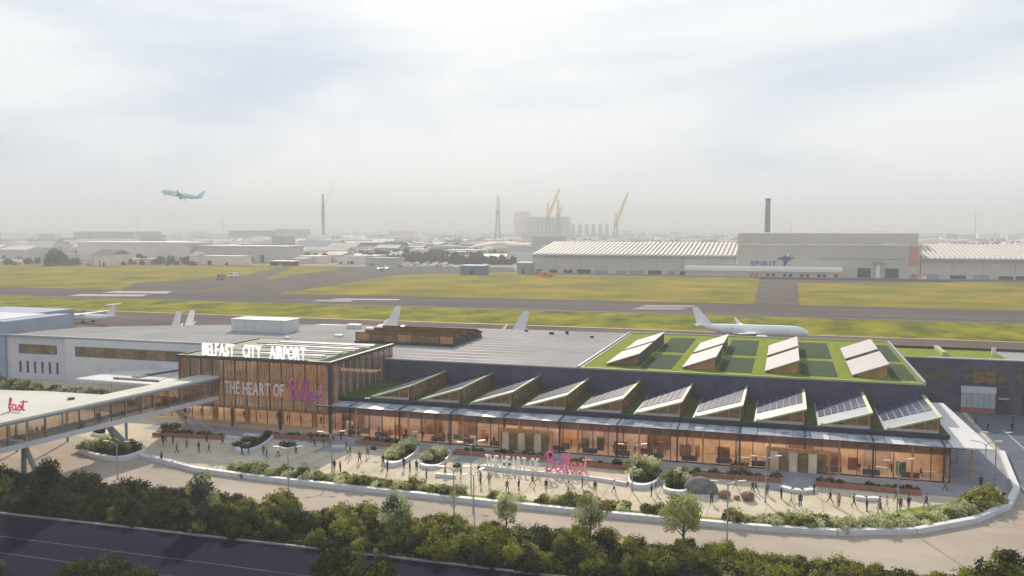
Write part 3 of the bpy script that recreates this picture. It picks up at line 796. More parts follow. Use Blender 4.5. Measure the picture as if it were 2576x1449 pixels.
# ------------------------------------------------------------------ footbridge
F = thing('footbridge', 'elevated glazed footbridge with pale roof running from the left edge to the bronze block', 'footbridge')
pA, pB = Vector((-115.6, 92.0)), Vector((-108.4, 149.6))
fd = (pB - pA).normalized(); fn = Vector((-fd.y, fd.x)); LB = (pB - pA).length
def fb(name, m, s0, s1, w0, w1, z0, z1, parent=F):
    """box along the bridge: s along, w to the left of the near face"""
    c = [pA + fd * s0 + fn * w0, pA + fd * s1 + fn * w0, pA + fd * s1 + fn * w1, pA + fd * s0 + fn * w1]
    mb = MB(); mb.prism([tuple(p) for p in c], z0, z1); return mb.obj(name, m, parent)
fb('deck', M['white_metal'], 0, LB, 0, 4.2, 5.45, 5.95)
fb('deck_edge', M['whitewall2'], 0, LB, -.15, 0, 5.5, 6.35)
fb('deck_edge', M['lightgrey'], 0, LB, 4.2, 4.35, 5.6, 6.6)
fb('roof', M['roofgreen'], 0, LB, -.35, 4.6, 9.95, 10.3)
fb('roof_edge', M['white_metal'], 0, LB, -.5, -.353, 9.98, 10.36)
fb('soffit', M['lightgrey'], 0, LB, -.3, 4.5, 9.6, 9.94)
nb_ = 18
for i in range(nb_ + 1):
    s = LB * i / nb_
    for w in (0.05, 4.05): fb('post', M['plane_grey'] if i % 2 else M['timber_dark'], s - .07, s + .07, w, w + .16, 5.95, 9.6)
    if i < nb_:
        fb('pane', M['glass'], s + .14, s + LB / nb_ - .14, .10, .13, 6.37, 9.58)
        fb('pane', M['glass'], s + .14, s + LB / nb_ - .14, 4.1, 4.13, 6.6, 9.58)
def leg(p0, p1, r=.3, m=M['pinkstrip']):
    mb = MB(); mb.tube([p0, p1], r, 8); return part('support_leg', mb, m, F)
t1 = pA + fd * 48.5 + fn * 2
for q in (at(486, 1085), at(536, 1085)): leg((q[0], q[1], 0), (t1.x, t1.y, 5.45))
t2 = pA + fd * 33 + fn * 2
for q in (at(298, 1122), at(333, 1130)): leg((q[0], q[1], 0), (t2.x, t2.y, 5.45), .42, M['plane_grey'])
t3 = pA + fd * 17 + fn * 2
for q in (at(60, 1190), at(95, 1195)): leg((q[0], q[1], 0), (t3.x, t3.y, 5.45), .42, M['plane_grey'])
# broad pale deck roof joined to the bridge on its left, with its pink script sign
G = thing('deck_roof', 'broad pale flat roof joined to the left side of the footbridge', 'roof')
pl = [at(-40, 980, 9.9), at(120, 984, 9.9), at(340, 998, 9.9), tuple(pA + fd * 33 + fn * 4.7), tuple(pA + fd * 8 + fn * 4.7), at(-140, 1070, 9.9)]
mb = MB(); mb.prism(pl, 9.45, 9.9); part('slab', mb, M['roofgreen'], G)
mb = MB(); mb.prism([at(0, 1047, 9.95), at(190, 1014, 9.95), at(196, 1017, 9.95), at(0, 1052, 9.95)], 9.903, 9.98); part('gutter', mb, M['charcoal'], G)
mb = MB(); mb.prism([at(170, 1003, 9.95), at(186, 1001, 9.95), at(188, 1004, 9.95), at(173, 1006, 9.95)], 9.903, 10.2); part('roof_vent', mb, M['charcoal'], G)
for p in (at(20, 1010, 9.4), at(300, 1000, 9.4), at(150, 990, 9.4)):
    mb = MB(); mb.tube([(p[0], p[1] + 1.5, 0), (p[0], p[1] + 1.5, 9.45)], .25); part('post', mb, M['plane_grey'], G)
S2 = thing('roof_script_sign', 'short pink script lettering standing on the pale deck roof at the left edge', 'sign')
a = at(22, 1034, 9.9)
script_word(S2, 'fast', a[0], a[0] + 3.6, a[1], 10.1, 2.1, [(.75, .12, .25), (.85, .2, .35), (.8, .15, .25)], .13)

# ------------------------------------------------------------------ right wing
W = thing('dark_brick_wing', 'dark violet grey right wing with large windows and a white glazed shopfront', 'building')
WY = 209.6
box('wall', M['darkwall'], (24.65, WY, 0, 72, WY + .5, 11.6), W)
box('roof_edge', M['white_metal'], (30, WY - .1, 11.6, 72, WY + .5, 11.85), W)
box('roof', M['sedum'], (24.8, WY + .52, 11.2, 46, 226, 11.55), W)
box('roof', M['roof'], (46.02, WY + .52, 11.2, 72, 226, 11.5), W)
box('raised_kerb', M['rim'], (33.5, 214, 11.56, 34.4, 226, 12.4), W)
box('back_parapet', M['charcoal'], (24.8, 226.01, 11.2, 72, 226.4, 12.1), W)
box('flue', M['white_metal'], (44.2, 218, 11.52, 45.0, 218.8, 13.2), W)
window(28.3, 34.6, 6.5, 9.3, WY, M['glass_dark'], 3, W)
window(36.7, 45.6, 6.35, 9.3, WY, M['glass_warm'], 4, W)
window(47.2, 54, 6.0, 10.7, WY, M['glass_warm'], 3, W)
box('shopfront', M['white_metal'], (36.7, WY - .5, 4.4, 43.5, WY - .01, 5.8), W)
for k in range(6): box('shopfront_pane', M['blind'], (36.75 + k * 1.12, WY - .35, 1.2, 37.8 + k * 1.12, WY - .25, 4.38), W)
box('shopfront_plinth', M['terracotta'], (36.7, WY - .4, .04, 43.4, WY - .01, 1.2), W)
box('door', M['charcoal'], (43.8, WY - .12, .04, 45.9, WY - .01, 5.6), W); box('door_canopy', M['pinkstrip'], (43.9, WY - 1.4, 3.4, 45.9, WY - .125, 3.6), W)
box('door', M['charcoal'], (48.6, WY - .12, .04, 49.8, WY - .01, 3.9), W); box('slot_window', M['charcoal'], (30.9, WY - .1, 2.2, 31.6, WY - .01, 3.9), W)
box('pipe_duct', M['lightgrey'], (25.6, 196, 6.0, 26.4, 209.5, 6.6), W)

# ------------------------------------------------------------------ foliage
def leaf_crown(name, blobs, n, size, mats, seed=0, wts=None):
    rr = random.Random(seed)
    v, f, mi = [], [], []
    tot = sum(b[3] ** 2 * b[4] if len(b) > 4 else b[3] ** 2 for b in blobs)
    for bi, b in enumerate(blobs):
        cx, cy, cz, r = b[:4]; q = b[4] if len(b) > 4 else 1.0
        k = max(6, int(n * r * r * q / tot))
        for _ in range(k):
            d = Vector((rr.gauss(0, 1), rr.gauss(0, 1), rr.gauss(0, 1))).normalized()
            rad = r * (rr.uniform(.55, 1.0) if rr.random() < .8 else rr.uniform(.9, 1.18))
            p = Vector((cx, cy, cz)) + Vector((d.x * rad, d.y * rad, d.z * rad * q))
            if p.z < .03: p.z = .03 + rr.random() * .2
            nn = (d + Vector((rr.uniform(-.9, .9), rr.uniform(-.9, .9), rr.uniform(-.5, .9)))).normalized()
            a = nn.cross(Vector((rr.uniform(-1, 1), rr.uniform(-1, 1), rr.uniform(-1, 1)))).normalized(); c = nn.cross(a)
            s = size * rr.uniform(.6, 1.3)
            i0 = len(v)
            v += [tuple(p - a * s - c * s * .2), tuple(p + c * s * .6), tuple(p + a * s - c * s * .1), tuple(p - c * s * .7)]
            f.append((i0, i0 + 1, i0 + 2, i0 + 3)); mi.append(bi % len(mats))
    me = bpy.data.meshes.new(name); me.from_pydata(v, [], f)
    for m in mats: me.materials.append(m)
    me.polygons.foreach_set('material_index', mi); me.update()
    return me


def shrub_mesh(seed, R_, H, mats, n=1500, size=.17):
    rr = random.Random(seed)
    bl = [(0, 0, H * .45, R_ * .7)]
    for i in range(20):
        a = rr.uniform(0, 2 * math.pi); d = R_ * rr.uniform(.2, .95)
        r = R_ * rr.uniform(.16, .36)
        bl.append((math.cos(a) * d, math.sin(a) * d, max(r * .6, H * rr.uniform(.25, .85) * (1 - .35 * d / R_)), r))
    return leaf_crown('crown', bl, n, size, mats, seed)


def stems_mesh(seed, R_, H):
    rr = random.Random(seed); mb = MB()
    for i in range(4):
        a = rr.uniform(0, 6.28)
        mb.tube([(math.cos(a) * .05, math.sin(a) * .05, 0), (math.cos(a) * R_ * .35, math.sin(a) * R_ * .35, H * .6)], [.07, .025], 5)
    return mb.mesh('stem', M['trunk'])


SHR = {}
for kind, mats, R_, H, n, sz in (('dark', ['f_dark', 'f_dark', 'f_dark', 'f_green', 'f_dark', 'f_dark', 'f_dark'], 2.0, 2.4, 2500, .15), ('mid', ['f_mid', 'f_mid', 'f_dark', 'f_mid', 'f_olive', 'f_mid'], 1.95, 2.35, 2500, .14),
                                 ('hedge', ['f_mid', 'f_olive', 'f_dark'], 1.25, 1.5, 900, .15), ('pale', ['f_pale', 'f_olive', 'f_pale'], 1.3, 1.35, 900, .15), ('low', ['f_dark', 'f_mid'], .8, .7, 320, .13)):
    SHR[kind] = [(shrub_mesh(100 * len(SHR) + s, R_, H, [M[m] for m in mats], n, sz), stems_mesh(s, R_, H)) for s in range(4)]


def shrub(kind, x, y, z, s, label, group, name='shrub'):
    cme, sme = random.choice(SHR[kind])
    t = thing(name, label, 'shrub', (x, y, z), random.uniform(0, 6.28), group)
    t.scale = (s * random.uniform(.9, 1.15), s * random.uniform(.9, 1.15), s * random.uniform(.85, 1.2))
    link('foliage', cme, t); link('stem', sme, t)
    return t


# planted belt between the access road and the main road
rb = random.Random(3)
cnt = 0
x = -118.0
while x < 34:
    for row in range(6):
        yb0 = 95.9 if x < -20 else 95.9 - (x + 20) * .045
        ytop = 106.3 if x < 0 else 106.3 - x * .05
        if x < -60: ytop = 106.8
        yy = yb0 + .9 + (ytop - yb0 - 1.2) * row / 5 + rb.uniform(-.7, .7)
        xx = x + rb.uniform(-1.3, 1.3) + (1.6 if row % 2 else 0)
        if rb.random() < .07: continue
        dark = rb.random() < (0.96 if xx < -78 else .62 if xx < -60 else (.45 if row < 3 else .12))  # darker leaves picked towards the left, painting in shade that nothing casts
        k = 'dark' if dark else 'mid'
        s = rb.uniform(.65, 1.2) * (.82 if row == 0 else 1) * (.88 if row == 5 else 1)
        if rb.random() < .09: s *= 1.35
        rowname = ('along the kerb', 'second from the kerb', 'third from the kerb', 'third from the access road', 'second from the access road', 'along the access road')[row]
        near = [nm for (lim, nm) in ((-112, 'at the left edge'), (-106, 'under the footbridge end'), (-101, 'left of the tall dark tree'), (-96, 'around the tall dark tree'), (-90, 'below the boat-shaped planter'), (-84, 'below the low wall end'), (-78, 'left of the slender blue tree'), (-72, 'around the slender blue tree'), (-66, 'below the bronze block corner'), (-60, 'below the left hedge lamp'),
                                  (-54, 'above the near verge bushes'), (-49, 'left of the greyish tree'), (-44, 'at the greyish tree'), (-38, 'above the large near tree'), (-33, 'at the smallest olive tree'), (-28, 'right of the smallest olive tree'), (-22, 'at the middle olive tree'), (-17, 'right of the middle olive tree'), (-11, 'at the tallest olive tree'), (-5, 'right of the tallest olive tree'), (1, 'at the lamp in the belt'), (7, 'right of the lamp in the belt'), (14, 'left of the right clump'), (99, 'in the right clump')) if xx < lim][0]
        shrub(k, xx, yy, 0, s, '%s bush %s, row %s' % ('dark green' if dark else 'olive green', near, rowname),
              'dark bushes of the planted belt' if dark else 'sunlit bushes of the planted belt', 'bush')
    x += 3.2
for (x, y, s) in ((20, 104, 1.3), (24, 101, 1.5), (28, 104, 1.6), (31, 108, 1.4), (34, 112, 1.2), (25, 97, 1.5), (30, 99, 1.7), (36, 104, 1.6), (20, 97, 1.3), (15, 99, 1.2), (33, 94, 1.6), (27, 92, 1.4)):
    shrub('mid', x, y, 0, s, 'large sunlit bush in the clump at the right end of the belt', 'large bushes of the right clump', 'bush')
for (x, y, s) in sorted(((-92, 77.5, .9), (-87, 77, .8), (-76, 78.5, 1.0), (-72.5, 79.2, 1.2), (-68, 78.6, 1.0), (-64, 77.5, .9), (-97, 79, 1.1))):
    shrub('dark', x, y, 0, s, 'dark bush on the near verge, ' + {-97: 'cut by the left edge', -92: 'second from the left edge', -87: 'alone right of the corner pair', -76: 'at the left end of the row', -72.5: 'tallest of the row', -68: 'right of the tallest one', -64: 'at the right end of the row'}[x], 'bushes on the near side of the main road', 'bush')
# low ground cover that fills the belt between the bushes
ru = random.Random(8); gc = MB(); gmi = []
for i in range(26000):
    xx = ru.uniform(-122, 34); y0_ = 95.7 if xx < -20 else 95.7 - (xx + 20) * .06
    yy = ru.uniform(y0_ + .2, 106.9 if xx < 20 else 104)
    hgt = ru.uniform(.05, .95) * (0.6 + .4 * math.sin(xx * .7) * math.sin(yy * .9))
    a = ru.uniform(0, 6.28); r_ = ru.uniform(.12, .3); tl = ru.uniform(-.15, .15)
    gc.face([(xx - r_ * math.cos(a), yy - r_ * math.sin(a), hgt), (xx + r_ * math.sin(a) * .6, yy - r_ * math.cos(a) * .6, hgt + tl), (xx + r_ * math.cos(a), yy + r_ * math.sin(a), hgt + .1), (xx - r_ * math.sin(a) * .5, yy + r_ * math.cos(a) * .6, hgt - tl)], ru.choice((0, 0, 1)))
me_ = bpy.data.meshes.new('undergrowth'); me_.from_pydata(gc.v, [], gc.f); me_.materials.append(M['f_dark']); me_.materials.append(M['f_green']); me_.polygons.foreach_set('material_index', gc.m)
tag(link('undergrowth', me_), 'low dark undergrowth between the bushes of the planted belt', None, None, 'stuff')
# hedge shrubs inside the low plaza wall
def curb_at(X):
    for i in range(len(CURB) - 1):
        if CURB[i][0] <= X <= CURB[i + 1][0]:
            t = (X - CURB[i][0]) / (CURB[i + 1][0] - CURB[i][0]); return CURB[i][1] + t * (CURB[i + 1][1] - CURB[i][1])
    return 119
x = -86.0
while x < 30:
    u_gap = (-70.5 < x < -69) or (-44.5 < x < -41.8) or (-35.5 < x < -33.5) or (-20.5 < x < -19) or (-11 < x < -8)
    if not u_gap:
        nrow = 2 if x < 12 else 3
        for k in range(nrow):
            kind = rb.choice(('hedge', 'hedge', 'pale')) if x < -5 else rb.choice(('hedge', 'pale', 'pale'))
            off = 1.5 + k * 1.35 + (1.0 if x > 20 else 0)
            shrub(kind, x + rb.uniform(-.4, .4), curb_at(x) + off + rb.uniform(-.3, .3), 0.02, rb.uniform(.8, 1.3), '%s hedge shrub %s, %s' % ('pale silver' if kind == 'pale' else 'green', [nm for (lim, nm) in ((-80, 'at the left strip end'), (-74, 'in the shadow of the bronze block'), (-68, 'just left of the left hedge lamp'), (-62, 'behind the pair on the paving'), (-56, 'below the sunlit wedge'), (-50, 'below the leaf-shaped planters'), (-44, 'left of the white letters'), (-38, 'below the white letters'), (-32, 'below the pink script word'), (-26, 'below the end of the letter wall'), (-20, 'below the kidney-shaped planter'),
                      (-14, 'left of the tallest olive tree'), (-8, 'behind the tallest olive tree'), (-2, 'below the boulders'), (4, 'below the curved bench'), (10, 'below the long bench'), (16, 'at the right lamp post'), (22, 'before the rounded corner'), (99, 'on the rounded corner')) if x < lim][0], ('next to the low wall', 'in the middle row', 'on the paving side')[k if k == 0 or nrow == 3 else 2]),
                  'pale shrubs behind the low plaza wall' if kind == 'pale' else 'green shrubs behind the low plaza wall')
    x += 1.9
sheet('planting_strip', [(px, curb_at(px) + .4) for px in range(-86, 32, 4)] + [(px, curb_at(px) + (3.6 if px < 12 else 5.5)) for px in range(30, -88, -4)], 0.05, M['sedum'])
sheet('lawn', [at(*p) for p in ((2240, 1305), (2450, 1280), (2450, 1262), (2330, 1272), (2230, 1290))], 0.045, M['sedum'])
for (x, y, s, g) in ((27.4, 137.8, 2.1, 0), (25.6, 136.2, 1.6, 0), (28.6, 139.6, 1.7, 0)):
    shrub('hedge', x, y, 0, s, 'big round shrub at the rounded right corner of the plaza', 'big shrubs at the rounded corner')

# trees: trunk with limbs and a leafy crown
def tree(name, x, y, H, Rc, crown0, mats, label, seed, n=2600, size=.2, cat='tree', group=None, tall=1.0):
    rr = random.Random(seed)
    t = thing(name, label, cat, (x, y, 0), rr.uniform(0, 6.28), group)
    mb = MB(); mb.tube([(0, 0, 0), (.05, 0, crown0), (0, .05, H * .82)], [H * .022 + .04, H * .016 + .03, .03], 7)
    bl = []
    for i in range(16):
        a = i * 2.4 + rr.uniform(-.3, .3); h = crown0 + (H - crown0) * (.08 + .8 * (i / 15))
        prof = math.sin(math.pi * min(1, max(.08, (h - crown0 * .7) / (H - crown0 * .7)))) ** .55
        d = Rc * prof * rr.uniform(.35, .8); r = Rc * rr.uniform(.28, .45) * (.75 + .25 * prof)
        p = (math.cos(a) * d, math.sin(a) * d, h)
        bl.append((*p, r, tall)); z0 = max(crown0 * .6, h - d * .9)
        mb.tube([(0, 0, z0), (p[0] * .5, p[1] * .5, (z0 + h) / 2 + .1), p], [.07 + H * .004, .045, .015], 5, cap=False)
    bl.append((0, 0, (crown0 + H) / 2 + .3, Rc * .5))
    mb.obj('trunk', M['trunk'], t)
    link('crown', leaf_crown('crown', bl, n, size, mats, seed), t)
    return t


OL, MD, DK, PL, BL_ = M['f_olive'], M['f_mid'], M['f_dark'], M['f_pale'], M['f_blue']
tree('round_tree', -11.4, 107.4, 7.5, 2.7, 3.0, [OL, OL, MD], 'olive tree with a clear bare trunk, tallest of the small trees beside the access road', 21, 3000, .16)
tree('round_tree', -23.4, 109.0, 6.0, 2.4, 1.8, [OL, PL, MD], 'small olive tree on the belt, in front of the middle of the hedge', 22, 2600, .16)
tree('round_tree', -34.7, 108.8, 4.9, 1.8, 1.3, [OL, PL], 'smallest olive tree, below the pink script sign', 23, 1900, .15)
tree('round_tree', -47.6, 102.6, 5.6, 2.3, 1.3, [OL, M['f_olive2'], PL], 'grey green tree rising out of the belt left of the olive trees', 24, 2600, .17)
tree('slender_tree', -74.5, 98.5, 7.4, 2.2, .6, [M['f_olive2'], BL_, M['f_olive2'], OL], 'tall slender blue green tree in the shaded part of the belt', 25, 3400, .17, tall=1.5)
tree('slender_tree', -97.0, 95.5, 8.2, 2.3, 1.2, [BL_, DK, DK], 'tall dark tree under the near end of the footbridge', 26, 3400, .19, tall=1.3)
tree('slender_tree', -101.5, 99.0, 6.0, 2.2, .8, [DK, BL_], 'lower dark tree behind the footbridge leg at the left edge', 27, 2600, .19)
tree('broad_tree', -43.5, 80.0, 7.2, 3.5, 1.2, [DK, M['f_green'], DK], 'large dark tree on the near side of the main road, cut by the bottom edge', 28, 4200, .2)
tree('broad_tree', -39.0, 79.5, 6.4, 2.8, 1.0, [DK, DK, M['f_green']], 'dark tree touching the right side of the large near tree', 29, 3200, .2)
tree('broad_tree', 30.0, 107.5, 7.2, 3.2, 1.4, [MD, OL, DK], 'broad sunlit tree at the right edge above the road bend', 30, 3600, .2)
tree('broad_tree', 23.0, 103.5, 5.6, 2.8, 1.0, [MD, DK], 'lower sunlit tree left of the broad tree at the right edge', 31, 3000, .2)

# row of shrubs behind the broad deck roof
for i in range(22):
    u = i * 17 + rb.uniform(-5, 5); v = 973 + i * 2.2 + rb.uniform(-4, 4)
    p = at(u, v, 0)
    shrub('pale' if i % 2 else 'hedge', p[0], p[1], 0, rb.uniform(1.1, 1.7), 'pale shrub in front of the white office wing', 'shrubs in front of the white office wing')

# ------------------------------------------------------------------ plaza furniture
def planter(label, pts_uv, h, shrubs, name='planter', m=None, z=0.0, group=None):
    pts = [at(*p) for p in pts_uv]
    n = len(pts); cx = sum(p[0] for p in pts) / n; cy = sum(p[1] for p in pts) / n
    # smooth the outline
    P = []
    for i in range(n):
        p0, p1, p2, p3 = [Vector(pts[(i + k) % n]) for k in (-1, 0, 1, 2)]
        for q in range(5):
            t = q / 5
            P.append(.5 * ((2 * p1) + (-p0 + p2) * t + (2 * p0 - 5 * p1 + 4 * p2 - p3) * t * t + (-p0 + 3 * p1 - 3 * p2 + p3) * t ** 3))
    P = [(p.x - cx, p.y - cy) for p in P]
    a = sum(P[i][0] * P[(i + 1) % len(P)][1] - P[(i + 1) % len(P)][0] * P[i][1] for i in range(len(P)))
    if a < 0: P = P[::-1]
    t = thing(name, label, 'planter', (cx, cy, 0.03), 0, group)
    k = len(P); mb = MB()
    inn = [(p[0] * .88, p[1] * .82) for p in P]
    for i in range(k):
        j = (i + 1) % k
        mb.face([(*P[i], 0), (*P[j], 0), (*P[j], h), (*P[i], h)]); mb.face([(*P[i], h), (*P[j], h), (*inn[j], h), (*inn[i], h)]); mb.face([(*inn[i], h), (*inn[j], h), (*inn[j], h - .2), (*inn[i], h - .2)])
    mb.obj('rim', m or M['whitewall'], t)
    mb = MB(); mb.face([(p[0], p[1], h - .15) for p in inn]); mb.obj('soil', M['soil'], t)
    for (u, v, kind, s) in shrubs:
        x, y = at(u, v)
        cu = sum(p[0] for p in pts_uv) / n; cv = sum(p[1] for p in pts_uv) / n
        side = 'left' if u < cu - 8 else 'right' if u > cu + 8 else 'middle'; dep = 'front' if v > cv + 3 else 'back' if v < cv - 3 else 'centre'
        shrub(kind, x, y, h - .15, s, '%s shrub, %s %s of the %s' % ({'pale': 'pale silver', 'hedge': 'green', 'low': 'low dark'}[kind], dep, side, label.split(',')[0]), 'shrubs in the ' + label)
    return t


planter('white boat-shaped planter, filled with shrubs below the footbridge', [(200, 1140), (290, 1162), (368, 1140), (345, 1124), (280, 1126), (215, 1130)], .7,
        [(215, 1134, 'pale', 1.1), (238, 1137, 'pale', 1.2), (262, 1138, 'hedge', 1.3), (285, 1136, 'pale', 1.4), (305, 1140, 'hedge', 1.3), (325, 1136, 'hedge', 1.1), (345, 1134, 'low', 1.4), (275, 1128, 'pale', 1.3), (300, 1147, 'low', 1.5)])
planter('small round white planter, behind the boat-shaped one', [(232, 1094), (250, 1100), (268, 1095), (262, 1088), (240, 1088)], .5, [(245, 1092, 'low', 1.2), (257, 1091, 'low', 1.3)])
planter('white oval planter, left of the bridge leg near the entrance', [(395, 1082), (425, 1090), (462, 1080), (440, 1074)], .5, [(415, 1082, 'low', 1.4), (440, 1080, 'low', 1.3)], m=M['plaza'])
planter('white crescent planter, in the shade below the bronze block', [(588, 1128), (625, 1122), (668, 1098), (690, 1102), (655, 1128), (610, 1142)], .6, [(600, 1130, 'low', 1.3), (622, 1118, 'low', 1.5), (640, 1118, 'low', 1.2), (672, 1104, 'low', 1.3)])
planter('oval white planter, just right of the crescent planter', [(700, 1127), (725, 1134), (745, 1126), (722, 1120)], .5, [(712, 1127, 'low', 1.2), (730, 1127, 'low', 1.2)])
planter('left leaf-shaped white planter, left of the letter wall', [(965, 1172), (1005, 1172), (1050, 1142), (1052, 1118), (1010, 1128), (970, 1150)], .7,
        [(982, 1160, 'pale', 1.0), (995, 1152, 'pale', 1.2), (1010, 1146, 'hedge', 1.1), (1022, 1138, 'pale', 1.3), (1038, 1130, 'pale', 1.2), (1035, 1142, 'hedge', .9)])
planter('right leaf-shaped white planter, left of the letter wall', [(1060, 1178), (1100, 1180), (1128, 1158), (1132, 1140), (1085, 1146), (1062, 1160)], .6,
        [(1072, 1164, 'pale', .9), (1085, 1160, 'hedge', .9), (1098, 1154, 'pale', 1.1), (1114, 1148, 'pale', 1.0), (1105, 1168, 'low', 1.2)])
planter('white kidney-shaped planter, right of the pink script sign', [(1582, 1224), (1620, 1232), (1655, 1218), (1660, 1188), (1620, 1180), (1585, 1196)], .7,
        [(1598, 1205, 'pale', 1.2), (1618, 1200, 'hedge', 1.3), (1638, 1192, 'pale', 1.5), (1605, 1188, 'pale', 1.4), (1625, 1214, 'low', 1.4), (1645, 1205, 'hedge', 1.1)])
planter('large white planter, beside the grey mound', [(1668, 1236), (1715, 1246), (1745, 1228), (1735, 1202), (1690, 1200)], .6,
        [(1690, 1220, 'hedge', 1.3), (1706, 1216, 'pale', 1.3), (1722, 1214, 'hedge', 1.2), (1700, 1230, 'low', 1.6), (1730, 1222, 'pale', 1.0)])
# small circular planters
for (u, v, lab) in ((1275, 1178, 'letter'), (940, 1136, 'long red'), (1150, 1180, 'leaf')):
    planter('tiny round planter by the ' + {'letter': 'letter wall end', 'long red': 'long red planter', 'leaf': 'leaf-shaped planters'}[lab], [(u - 12, v), (u, v + 4), (u + 12, v), (u, v - 4)], .4, [(u, v, 'low', .9)])

# long terracotta planters along the shaded front, with dark plants behind
def long_planter(label, u0, v0, u1, v1, h=.65, dark=True, w=1.6, m=None):
    (xa, ya), (xb, yb) = at(u0, v0), at(u1, v1)
    t = thing('long_planter', label, 'planter', (xa, ya, 0.035), math.atan2(yb - ya, xb - xa))
    L = math.hypot(xb - xa, yb - ya)
    mb = MB(); mb.box(0, 0, 0, L, .18, h); mb.obj('front', m or M['terracotta'], t)
    mb = MB(); mb.box(.18, w - .15, 0, L - .18, w, h); mb.obj('back', m or M['terracotta'], t)
    for xx, nm in ((0, 'end'), (L - .18, 'end')):
        mb = MB(); mb.box(xx, .182, 0, xx + .18, w, h); mb.obj(nm, m or M['terracotta'], t)
    mb = MB(); mb.box(.185, .185, 0, L - .185, w - .152, h - .12); mb.obj('soil', M['soil'], t)
    mb = MB(); mb.box(.3, -.02, h + .002, L - .3, .5, h + .08); mb.obj('seat', M['terracotta'], t)
    n = int(L / 1.3); an = math.atan2(yb - ya, xb - xa)
    for i in range(n):
        if random.random() < .15: continue
        d = (i + .6) * L / n; y = w * .6
        shrub('low', xa + math.cos(an) * d - math.sin(an) * y, ya + math.sin(an) * d + math.cos(an) * y, h - .1, random.uniform(.7, 1.15), 'low dark plant in the ' + label, 'low plants in the terracotta planters')
    return t


long_planter('orange terracotta planter bench under the footbridge legs', 383, 1098, 556, 1107)
long_planter('shaded terracotta planter in front of the bronze block', 664, 1102, 832, 1112)
long_planter('terracotta planter right of the bronze block corner', 892, 1118, 1012, 1127)
long_planter('long terracotta planter behind the white letters', 1140, 1144, 1385, 1160)
long_planter('terracotta planter right of the pink script sign', 1430, 1172, 1600, 1186)
long_planter('long terracotta planter right of the grey mound', 1718, 1198, 1962, 1216)
long_planter('longest terracotta planter at the right end of the hall', 2052, 1224, 2318, 1248)
long_planter('short terracotta planter between the right entrances', 1835, 1182, 1880, 1186)


def bench(label, uv, h=.5, w=.7, m=None):
    pts = [Vector(at(*p)) for p in uv]
    t = thing('white_bench', label, 'bench', (pts[0].x, pts[0].y, .04))
    for nm, z0, z1, wd in (('seat', h - .14, h, w), ('plinth', 0, h - .142, w * .55)):
        mb = MB()
        for i in range(len(pts) - 1):
            a, b = pts[i] - pts[0], pts[i + 1] - pts[0]; d = (b - a).normalized(); n = Vector((-d.y, d.x)) * wd
            mb.prism([tuple(a), tuple(b), tuple(b + n), tuple(a + n)], z0, z1)
        mb.obj(nm, m or M['whitewall'], t)


bench('curved white bench in the shade left of the sunlit wedge', [(719, 1120), (740, 1123), (768, 1121)])
bench('straight white bench at the edge of the block shadow', [(835, 1129), (872, 1130)])
bench('curved white bench in front of the right entrance', [(1960, 1232), (1990, 1240), (2022, 1243), (2055, 1240)], w=1.1)
bench('long white bench among the walkers at the right', [(2152, 1258), (2180, 1262), (2213, 1262)], w=1.0)
bench('white slab bench at the left entrance', [(565, 1104), (600, 1108)])
bench('white bench beside the entrance mat', [(612, 1098), (650, 1101)])
bench('pale bench next to the leaf-shaped planters', [(1095, 1200), (1145, 1204)])
# stone walls and mound
mdn = thing('grey_mound', 'dark grey green dome-shaped mound beside the white planter', 'mound', (*at(1762, 1240), 0))
mb = MB(); nseg = 16
for ring in range(6):
    a = ring / 6 * math.pi / 2
    for k in range(nseg):
        t = 2 * math.pi * k / nseg; rr_ = 1 + .12 * math.sin(3 * t)
        mb.v.append((math.cos(a) * 2.6 * rr_ * math.cos(t), math.cos(a) * 1.6 * math.sin(t), math.sin(a) * 2.5))
for ring in range(5):
    for k in range(nseg):
        mb.f.append((ring * nseg + k, ring * nseg + (k + 1) % nseg, (ring + 1) * nseg + (k + 1) % nseg, (ring + 1) * nseg + k)); mb.m.append(0)
mb.f.append(tuple(5 * nseg + k for k in range(nseg))); mb.m.append(0)
mb.obj('dome', M['rock_green'], mdn, smooth=True)
mb = MB(); mb.tube([(2.7 * math.cos(t), -1.75 + .5 * math.sin(t * 2), .1) for t in [i * .3 for i in range(10)]], .16, 6); mb.obj('rim', M['whitewall'], mdn, smooth=True)
for i, (u, v, r, lab) in enumerate(((1822, 1252, .95, 'brown boulder nearest to the grey mound'), (1853, 1256, .5, 'smallest boulder, between the two brown ones'), (1881, 1258, 1.05, 'biggest brown boulder, farthest right from the mound'))):
    me = bpy.data.meshes.new('boulder'); bm = bmesh.new(); bmesh.ops.create_icosphere(bm, subdivisions=2, radius=r)
    rr = random.Random(i)
    for vv in bm.verts: vv.co *= rr.uniform(.88, 1.08); vv.co.z *= .72; vv.co.z += r * .55
    bm.to_mesh(me); bm.free(); me.materials.append(M['stone'] if i != 1 else M['terracotta'])
    o = link('boulder', me, None, (*at(u, v), 0)); tag(o, lab, 'boulder')

